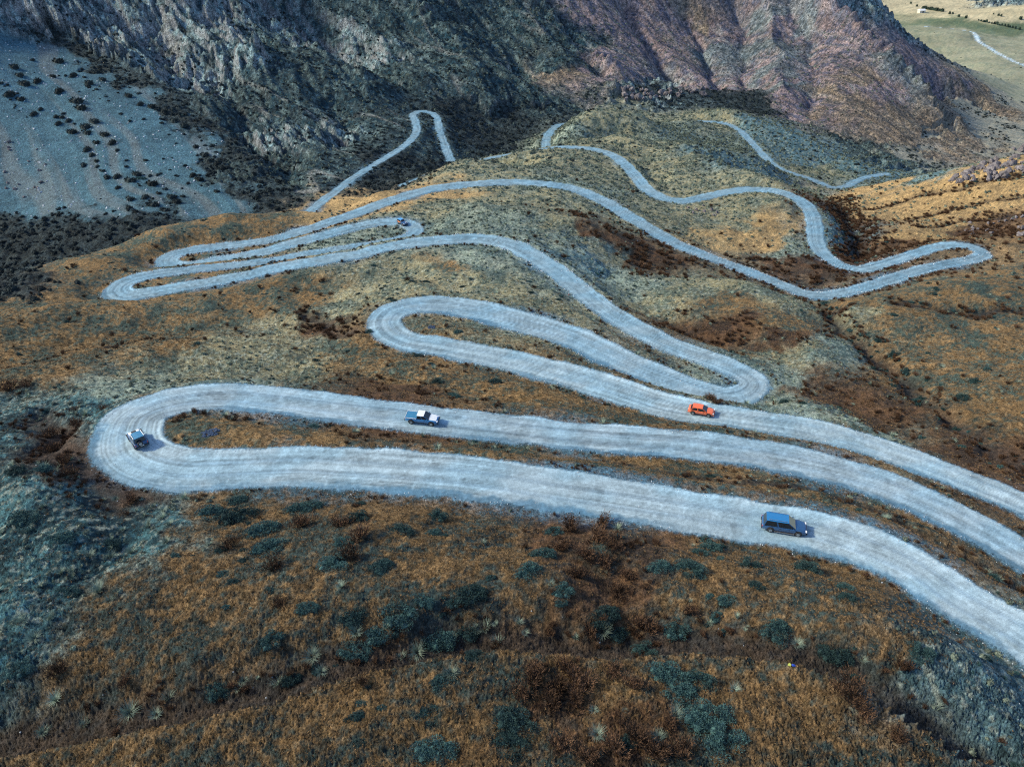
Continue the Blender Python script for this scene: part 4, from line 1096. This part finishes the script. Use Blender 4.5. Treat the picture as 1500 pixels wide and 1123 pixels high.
def paint(name, col, rough=.32, coat=.5, dust=.25):
    """car paint under a film of pale road dust, thicker low down"""
    m, t, p = nt(name); N, L = t.nodes, t.links
    tc = N.new('ShaderNodeTexCoord'); sx = N.new('ShaderNodeSeparateXYZ'); L.new(tc.outputs['Object'], sx.inputs[0])
    mr = N.new('ShaderNodeMapRange'); mr.inputs[1].default_value = 1.0; mr.inputs[2].default_value = .25; mr.inputs[3].default_value = 0; mr.inputs[4].default_value = dust * 1.8
    L.new(sx.outputs['Z'], mr.inputs[0])
    nz = N.new('ShaderNodeTexNoise'); nz.inputs['Scale'].default_value = 3.5; nz.inputs['Detail'].default_value = 5; L.new(tc.outputs['Object'], nz.inputs['Vector'])
    mu_ = N.new('ShaderNodeMath'); mu_.operation = 'MULTIPLY_ADD'; L.new(nz.outputs[0], mu_.inputs[0]); mu_.inputs[1].default_value = dust; L.new(mr.outputs[0], mu_.inputs[2])
    mx = N.new('ShaderNodeMix'); mx.data_type = 'RGBA'; mx.inputs[6].default_value = (*col, 1); mx.inputs[7].default_value = (.36, .36, .36, 1)
    L.new(mu_.outputs[0], mx.inputs[0]); L.new(mx.outputs[2], p.inputs['Base Color'])
    rr = N.new('ShaderNodeMapRange'); rr.inputs[3].default_value = rough; rr.inputs[4].default_value = .9; L.new(mu_.outputs[0], rr.inputs[0]); L.new(rr.outputs[0], p.inputs['Roughness'])
    p.inputs['Coat Weight'].default_value = coat
    return m
M_GLASS = simple_mat('dark_car_glass', (.015, .022, .030), .12, noise_amt=.05, coat=.3)
M_TYRE = simple_mat('dusty_tyre_rubber', (.028, .028, .030), .85, noise_scale=12, col2=(.075, .075, .078))
M_RIM = simple_mat('grey_alloy', (.35, .36, .38), .35, metal=.7, noise_amt=.1)
M_TRIM = simple_mat('black_plastic_trim', (.025, .026, .030), .6, noise_amt=.1)
M_LAMP = simple_mat('clear_headlamp', (.75, .76, .78), .15, noise_amt=.03, coat=.6)
M_TAIL = simple_mat('red_lamp_lens', (.45, .02, .015), .25, noise_amt=.05, coat=.5)
M_PLATE = simple_mat('white_number_plate', (.75, .75, .73), .5, noise_amt=.03)

def section(x, hw, z0, z1, r=.10, tum=.0, crown=0.02):
    """rounded cross-section across the car at station x"""
    t = hw - tum
    return [(x, -hw * .92, z0), (x, -hw, z0 + r), (x, -hw, z0 + (z1 - z0) * .62), (x, -t, z1 - r * .5), (x, -t * .86, z1 + crown * .2), (x, 0, z1 + crown),
            (x, t * .86, z1 + crown * .2), (x, t, z1 - r * .5), (x, hw, z0 + (z1 - z0) * .62), (x, hw, z0 + r), (x, hw * .92, z0)]

def car(kind, label, cat, px, py, body, roof, hood, direction, ri, L=4.6, Wd=1.86, H=1.5, yaw=0, extra=None, group=None):
    p, d = hit(px, py)
    D, tg = ALLS[ri]
    k = int(np.argmin(np.hypot(D[:, 0] - p.x, D[:, 1] - p.y)))
    t = tg[k] * direction
    ang = math.atan2(t[1], t[0]) + math.radians(yaw)
    ux, uy = math.cos(ang), math.sin(ang)
    def gz(x, y): return float(sample(RZ, x, y)) + .03
    zf = gz(p.x + ux * 1.4, p.y + uy * 1.4); zr = gz(p.x - ux * 1.4, p.y - uy * 1.4)
    root = thing(kind, label, cat, (p.x, p.y, (zf + zr) / 2 + .02), group)
    root.rotation_euler = (0, -math.atan2(zf - zr, 2.8), ang)
    hw = Wd / 2; rl = .38 if cat in ('pickup', 'off-roader') else .34
    zb = .30 if rl < .36 else .42                 # sill height
    belt = zb + (.62 if cat != 'off-roader' else .66)
    # lower body
    b = MB()
    xf, xr = L / 2, -L / 2
    st = [(xr, hw * .86, zb + .12, belt - .10), (xr + .10, hw * .95, zb + .02, belt - .02), (xr + .8, hw, zb, belt), (-.1 * L, hw, zb, belt), (.18 * L, hw, zb, belt - .01),
          (xf - .75, hw * .985, zb, belt - .07), (xf - .22, hw * .93, zb + .03, belt - .15), (xf, hw * .78, zb + .14, belt - .28)]
    b.loft([section(x, w, a, c, tum=.04) for x, w, a, c in st])
    b.build('body', body, root)
    # bonnet, a panel standing a little proud
    hb = MB(); hs = []
    for x, w, z in ((min(.20 * L, .10 * L if cat == 'off-roader' else 9), hw * .80, belt + .015), (xf - .7, hw * .77, belt - .045), (xf - .26, hw * .72, belt - .12)):
        hs.append([(x, -w, z), (x, -w * .5, z + .035), (x, w * .5, z + .035), (x, w, z), (x, w, z - .03), (x, -w, z - .03)])
    hb.loft(hs).build('bonnet', hood, root)
    # greenhouse
    cab = {'pickup': (-.14 * L, .05, -.02 * L + .45, .24 * L), 'off-roader': (-.45 * L, .08, -.03 * L, .07 * L), 'car': (-.43 * L, .62, .04 * L, .24 * L)}.get(cat, (-.47 * L, .28, .07 * L, .25 * L))
    x0, rake, x1, x2 = cab; x0r = x0 + rake
    g = MB()
    def gs(x, w, z): return [(x, -w, z), (x, w, z)]
    bz, rz = belt - .01, H - .07
    wb, wr = hw * .93, hw * .76
    corners = [(x0, -wb, bz), (x2, -wb * .96, bz - .01), (x2, wb * .96, bz - .01), (x0, wb, bz), (x0r, -wr, rz), (x1, -wr, rz), (x1, wr, rz), (x0r, wr, rz)]
    g.add(corners, [(0,3,2,1),(4,5,6,7),(0,1,5,4),(1,2,6,5),(2,3,7,6),(3,0,4,7)]).build('cabin_frame', body, root, bevel=.04)
    def pane(name, q, inset=.09, lift=.012):
        q = [Vector(c) for c in q]; c = sum(q, Vector()) / 4; nrm = (q[1] - q[0]).cross(q[3] - q[0]).normalized()
        if nrm.dot(c - Vector((0, 0, 1.0))) < 0: nrm = -nrm
        o1 = [v + (c - v) * inset + nrm * lift for v in q]; o2 = [v + (c - v) * inset - nrm * .02 for v in q]
        return MB().add(o1 + o2, [(0,1,2,3),(7,6,5,4),(0,4,5,1),(1,5,6,2),(2,6,7,3),(3,7,4,0)]).build(name, M_GLASS, root, smooth=False)
    c_ = [Vector(v) for v in corners]
    pane('windscreen', (c_[1], c_[2], c_[6], c_[5]))
    pane('rear_window', (c_[3], c_[0], c_[4], c_[7]), .14)
    for (lo0, lo1, up0, up1) in ((c_[0], c_[1], c_[4], c_[5]), (c_[3], c_[2], c_[7], c_[6])):
        m0 = lo0.lerp(lo1, .46); m1 = up0.lerp(up1, .46)
        pane('side_window', (lo0, m0, m1, up0), .11); pane('side_window', (m0, lo1, up1, m1), .11)
    rf = MB()
    rs = []
    for x, w in ((x0r - .03, wr * .97), (x0r + .15, wr * 1.02), ((x0r + x1) / 2, wr * 1.03), (x1 - .1, wr * 1.01), (x1 + .03, wr * .95)):
        rs.append([(x, -w, rz + .005), (x, -w * .6, H - .015), (x, 0, H), (x, w * .6, H - .015), (x, w, rz + .005), (x, w * .9, rz - .02), (x, -w * .9, rz - .02)])
    rf.loft(rs).build('roof', roof, root)
    # wheels, arches
    for wx in (.31 * L, -.30 * L):
        for sgn in (-1, 1):
            MB().cyl((wx, sgn * (hw - .06), rl + .05), rl + .09, .14, 20).build('wheel_arch', M_TRIM, root)
            ty = MB().cyl((wx, sgn * (hw - .06), rl), rl, .24, 22).build('wheel', M_TYRE, root, bevel=.03)
            rim = MB().cyl((wx, sgn * (hw + .065), rl), rl * .58, .03, 14)
            rim.build('rim', M_RIM, ty)
    MB().box((xf - .03, 0, zb + .10), (.16, Wd * .90, .22)).build('front_bumper', M_TRIM if cat != 'car' else body, root, bevel=.04)
    MB().box((xr + .02, 0, zb + .12), (.16, Wd * .92, .20)).build('rear_bumper', M_TRIM if cat != 'car' else body, root, bevel=.04)
    MB().box((xf - .035, 0, zb + .34), (.07, Wd * .42, .13)).build('grille', M_TRIM, root, bevel=.02)
    MB().box((xr - .065, 0, zb + .20), (.02, .50, .12)).build('number_plate', M_PLATE, root)
    for sgn in (-1, 1):
        MB().box((xf - .12, sgn * hw * .70, zb + .40), (.20, .34, .13)).build('headlight', M_LAMP, root, bevel=.03)
        MB().box((xr + .05, sgn * hw * .82, zb + .42), (.12, .18, .20)).build('tail_light', M_TAIL, root, bevel=.02)
        MB().box((x2 - .30, sgn * (hw + .08), belt + .10), (.12, .20, .15)).build('mirror', body, root, bevel=.03)
        MB().box((-.02 * L, sgn * (hw - .03), zb + .04), (L * .42, .12, .08)).build('sill', M_TRIM, root, bevel=.02)
        for dx in (-.10 * L, .10 * L):
            if cat == 'pickup' and dx < 0: continue
            MB().box((dx, sgn * (hw + .004), belt - .16), (.20, .03, .035)).build('door_handle', M_TRIM, root)
    if extra: extra(root, dict(L=L, hw=hw, H=H, belt=belt, xr=xr, xf=xf, x0=x0, x0r=x0r, x1=x1, x2=x2, zb=zb, wr=wr, rz=rz))
    return root

P_WHITE = paint('white_car_paint', (.74, .76, .78), dust=.10)
P_NAVY = paint('dark_blue_car_paint', (.008, .065, .180), dust=.05)
P_BLUE = paint('mid_blue_car_paint', (.012, .150, .370), dust=.05)
P_SKYB = paint('clear_blue_car_paint', (.025, .190, .440), dust=.08)
P_ORNG = paint('orange_car_paint', (.72, .13, .035), dust=.10)
P_CYAN = paint('bright_blue_car_paint', (.06, .30, .62), dust=.06)
P_AMB = paint('orange_side_panel_paint', (.80, .28, .06), dust=.05)
M_COVER = simple_mat('blue_bed_cover', (.030, .19, .36), .7, noise_scale=5, noise_amt=.12)

def pick_extra(root, q):
    MB().box(((q['xr'] + q['x0']) / 2 + .03, 0, q['belt'] + .015), (q['x0'] - q['xr'] - .12, q['hw'] * 1.72, .05)).build('bed_cover', M_COVER, root, bevel=.02)
    for s in (-1, 1):
        MB().box(((q['xr'] + q['x0']) / 2, s * q['hw'] * .92, q['belt'] + .03), (q['x0'] - q['xr'] - .05, .09, .06)).build('bed_rail', P_WHITE, root, bevel=.02)
    MB().box((q['xr'] + .04, 0, q['belt'] - .12), (.06, q['hw'] * 1.6, .34)).build('tailgate', P_WHITE, root, bevel=.02)
car('pickup_truck', 'blue pickup truck with white bonnet and roof driving inside the nearest hairpin', 'pickup', 619, 617, P_SKYB, P_WHITE, P_WHITE, 1, 0, L=5.1, Wd=1.9, H=1.62, extra=pick_extra)

def suv_extra(root, q):
    for s in (-1, 1):
        rb = MB(); rb.tube((q['x0r'] + .2, s * q['wr'] * .86, q['H'] + .07), (q['x1'] - .15, s * q['wr'] * .86, q['H'] + .05), .022)
        for x in (q['x0r'] + .3, q['x1'] - .3): rb.tube((x, s * q['wr'] * .86, q['H'] - .03), (x, s * q['wr'] * .86, q['H'] + .06), .02)
        rb.build('roof_rail', M_RIM, root)
        MB().box((0, s * (q['hw'] + .03), q['zb'] - .02), (q['L'] * .44, .16, .05)).build('side_step', M_RIM, root, bevel=.015)
car('suv', 'dark blue SUV on the lowest stretch of gravel road, nearest to the viewer', 'SUV', 1147, 774, P_NAVY, P_BLUE, P_NAVY, -1, 0, L=5.0, Wd=1.95, H=1.68, extra=suv_extra)

def hatch_extra(root, q):
    MB().box((q['x0r'] - .12, 0, q['H'] - .06), (.30, q['wr'] * 1.8, .04)).build('roof_spoiler', P_ORNG, root, bevel=.015)
car('hatchback', 'bright orange hatchback just below the right end of the middle hairpin', 'car', 1027, 605, P_ORNG, P_ORNG, P_ORNG, -1, 1, L=4.35, Wd=1.85, H=1.45, extra=hatch_extra)

def jeep_extra(root, q):
    MB().box((.27 * q['L'], 0, q['belt'] + .015), (1.0, .66, .05)).build('bonnet_panel', M_TRIM, root, bevel=.01)
    sp = MB().cyl((q['xr'] - .12, .15, q['belt'] - .05), .36, .22, 20, axis='x').build('spare_wheel', M_TYRE, root, bevel=.03)
    MB().cyl((q['xr'] - .245, .15, q['belt'] - .05), .20, .03, 14, axis='x').build('rim', M_RIM, sp)
    for s in (-1, 1):
        MB().tube((q['x2'] - .02, s * q['hw'] * .84, q['belt'] + .02), (q['x1'] + .02, s * q['wr'] * .98, q['H'] + .01), .045).build('windscreen_post', P_WHITE, root)
        MB().tube((q['x1'], s * q['wr'] * .98, q['H'] + .03), (q['x0r'], s * q['wr'] * .98, q['H'] + .03), .045).build('roof_rail', P_WHITE, root)
        MB().box((.31 * q['L'], s * (q['hw'] + .02), q['zb'] + .46), (1.0, .22, .06)).build('fender', M_TRIM, root, bevel=.02)
    MB().tube((q['xf'] + .06, -.55, q['zb'] + .28), (q['xf'] + .06, .55, q['zb'] + .28), .05).build('bull_bar', M_TRIM, root)
car('off_roader', 'boxy dark blue off-roader with white bonnet rounding the nearest left hairpin', 'off-roader', 204, 648, P_NAVY, M_COVER, P_WHITE, 1, 0, L=4.2, Wd=1.9, H=1.85, yaw=4, extra=jeep_extra)

def bug_extra(root, q):
    for s in (-1, 1):
        MB().box((-.16 * q['L'], s * (q['hw'] + .015), q['belt'] - .10), (1.7, .05, .34)).build('side_panel', P_AMB, root, bevel=.015)
        MB().tube((q['x2'], s * q['hw'] * .8, q['belt']), (q['x1'], s * q['wr'], q['H'] + .02), .05).build('roll_bar', P_WHITE, root)
    MB().box((q['xf'] - .5, .3, q['belt'] + .02), (.45, .45, .03)).build('bonnet_scoop', P_WHITE, root, bevel=.01)
car('rally_car', 'blue and orange rally car on the small upper hairpin, farthest vehicle', 'off-roader', 590, 329, P_NAVY, P_CYAN, P_NAVY, -1, 1, L=4.3, Wd=1.9, H=1.7, yaw=-12, extra=bug_extra)

# ------------------------------------------------------------------ roadside and valley things
p, d = hit(833, 432)
t = thing('marker_post', 'thin white roadside marker post with red foot beside the curving road', 'post', p)
MB().box((0, 0, .78), (.13, .13, 1.35), .9).build('post', M_PLATE, t, bevel=.01)
MB().box((0, 0, .06), (.30, .30, .22), .8).build('foot', M_TAIL, t, bevel=.02)

M_BAGB = simple_mat('blue_plastic', (.02, .07, .45), .4, noise_amt=.1); M_BAGY = simple_mat('yellow_green_plastic', (.45, .50, .10), .5, noise_amt=.1)
for (bx, by, mt, nm) in ((1162, 975, M_BAGB, 'crumpled bright blue plastic litter lying beside the foreground ditch'), (1157, 974, M_BAGY, 'yellow-green scrap of litter lying beside the blue litter')):
    p, d = hit(bx, by)
    me = rock_mesh('litter', bx, .6, 16); me.materials.append(mt)
    o = bpy.data.objects.new('litter', me); COL.objects.link(o); o.location = (p.x, p.y, p.z + .08); o.scale = (.42, .36, .36)
    o['label'] = nm; o['category'] = 'litter'

# outcrops of grey rock on the ground
ROCKS = [rock_mesh('rock', s, .9, 26) for s in (41, 42, 43, 44, 45)]
for m in ROCKS: m.materials.append(MT_ROCK)
rr = np.random.RandomState(9)
def outcrop(label, spots, tilt=(.5, .3)):
    p0, _ = hit(spots[0][0], spots[0][1])
    t = thing('rock_outcrop', label, 'rocks', p0)
    for (px, py, w) in spots:
        p, d = hit(px, py)
        s = w / FPX * d
        for q in range(2):
            o = bpy.data.objects.new('rock', ROCKS[rr.randint(5)]); COL.objects.link(o); o.parent = t
            j = Vector((rr.normal(0, .3) * s, rr.normal(0, .3) * s, 0)) * q
            o.location = Vector((p.x, p.y, float(ground(p.x, p.y)) + s * .12)) + j - Vector(p0)
            f = 1 if q == 0 else rr.uniform(.4, .7)
            o.scale = (s * .8 * f, s * 1.1 * f, s * rr.uniform(.9, 1.25) * f)
            o.rotation_euler = (rr.normal(tilt[0], .2), rr.normal(tilt[1], .2), rr.uniform(0, 6))
    return t
big = []
for k in range(58):
    tt = rr.uniform(0, 1)
    x = 1395 + tt * 112; yc = 266 - tt * 26; hh = 5 + tt * 22
    big.append((x, yc + rr.uniform(-hh, hh * .75), rr.uniform(6, 14)))
outcrop('jagged grey-violet rock outcrop on the crest of the right-hand hill', big)
outcrop('cluster of pale boulders on the brown hillside above the far right hairpin', [(1412+rr.uniform(-1,42), 334+rr.uniform(-8,10), rr.uniform(3.5,7)) for _ in range(16)])
outcrop('row of small white rocks at the right edge above the far right hairpin', [(1455,328,4),(1463,325,4),(1472,324,5),(1481,322,6),(1488,319,6),(1496,345,14),(1499,336,10),(1497,318,7)])
outcrop('low grey rocks in the hollow beside the olive knoll road', [(1008,305,6),(1020,308,7),(1032,311,7),(1042,308,8),(1050,312,7),(1030,302,5),(1015,312,5),(1045,316,5)])
outcrop('pale scattered rocks at the foot of the central mountain', [(970+rr.uniform(-60,60), 138+rr.uniform(-9,8), rr.uniform(5,12)) for _ in range(34)])
outcrop('broken grey boulders lying on the lower left scree', [(20+rr.uniform(-15,50), 235+rr.uniform(-30,60), rr.uniform(3,6)) for _ in range(16)])

M_HEAP = simple_mat('dark_blue_gravel', (.045, .075, .14), .9, noise_scale=9, noise_amt=.3)
for hx, hy, hw_, lb in ((309, 634, 30, 'small heap of dark blue gravel inside the tip of the nearest hairpin'), (632, 479, 15, 'small heap of dark blue gravel inside the tip of the middle hairpin')):
    p, d = hit(hx, hy); s = hw_ / FPX * d
    t = thing('gravel_heap', lb, 'gravel heap', p)
    for q in range(26):
        o = bpy.data.objects.new('stone', rock_mesh('heap_stone', 500 + q, .6, 14) if q < 4 else HP[q % 4]); COL.objects.link(o); o.parent = t
        if q < 4:
            if q == 0: HP = []
            HP.append(o.data); o.data.materials.append(M_HEAP)
        a = rr.uniform(0, 2 * PI); r_ = s * .42 * math.sqrt(rr.uniform(0, 1))
        ox, oy = r_ * math.cos(a), r_ * math.sin(a) * .8
        o.location = (ox, oy, float(ground(p.x + ox, p.y + oy)) - p.z + .02); o.scale = (s * .26, s * .24, s * .16); o.rotation_euler = (0, 0, a * 3)

# valley: shed, hedges, single trees
M_WALL = simple_mat('pale_plaster', (.62, .60, .55), .9, noise_amt=.06, noise_scale=.5)
M_ROOF = simple_mat('white_sheet_roof', (.78, .78, .78), .6, noise_amt=.05, noise_scale=.5)
p, d = hit(1349, 19)
t = thing('farm_shed', 'small pale farm shed with white roof in the far valley at upper right', 'building', p)
t.rotation_euler = (0, 0, .25)
MB().box((0, 0, 2), (13, 8, 5)).build('wall', M_WALL, t)
MB().add([(-7,-5,4.4),(7,-5,4.4),(7,5,4.4),(-7,5,4.4),(-7,0,7),(7,0,7)], [(0,1,5,4),(2,3,4,5),(0,4,3),(1,2,5),(0,3,2,1)]).build('roof', M_ROOF, t, smooth=False)
MB().box((1, -4.06, 1.6), (2.6, .12, 3.6)).build('door', M_TRIM, t)

VEG = [cushion_mesh('tree_crown', 700, s, leaf=.06, height=.9, lobes=7) for s in (51, 52, 53)]
MT_TREE = simple_mat('valley_tree_leaves', (.035, .060, .045), .9, noise_scale=3, col2=(.02, .035, .03), random_amt=.3)
for m in VEG: m.materials.append(MT_TREE)
M_BARK = simple_mat('bark', (.10, .075, .055), .9, noise_scale=4)
def valley_tree(px, py, w, label, group):
    p, d = hit(px, py); s = w / FPX * d
    t = thing('tree', label, 'tree', p, group)
    c = bpy.data.objects.new('crown', VEG[prng.randrange(3)]); COL.objects.link(c); c.parent = t
    c.scale = (s, s, s * .8); c.location = (0, 0, s * .12); c.rotation_euler = (0, 0, prng.uniform(0, 6))
    MB().tube((0, 0, -.5), (0, 0, s * .4), s * .04).build('trunk', M_BARK, t)
for k in range(12):
    f = k / 11
    valley_tree(1351 + 29 * f, 13.0 + 4.6 * f, 4.2 + (k * 7 % 3) * .5, 'dark tree in the dense short row above the farm shed', 'trees in the row above the shed')
for k in range(15):
    f = k / 14
    valley_tree(1433 + 54 * f, 30.5 + 11 * f + (k % 3) * .4, 2.4 + (k * 5 % 4) * .7, 'dark tree in the long row along the green valley field', 'trees along the green field')
for i, (px, py, w, lb) in enumerate([(1334,6,3.2,'lone dark tree at the top of the mountain edge, far valley'),(1343,10,3.6,'small tree just left of the dense row above the shed'),(1391,21,4.5,'tree at the right end of the shed row, left of the green field'),(1395,21,3.2,'smaller tree touching the right end of the shed row'),
      (1404,25,4.0,'single tree on the left corner of the green field'),(1415,27,4.6,'single bushy tree on the upper edge of the green field'),(1493,44,4.5,'lone tree at the right end of the valley tree row'),(1455,21.5,2.6,'small tree on the pale track above the green field'),(1462,23.5,3.4,'left tree of a close pair on the pale field'),(1466,24.5,4,'right tree of a close pair on the pale field'),(1494,29,5,'bushy tree at the right edge of the pale field')]):
    valley_tree(px, py, w, lb, None)
print('done', round(time.time() - T0, 1))
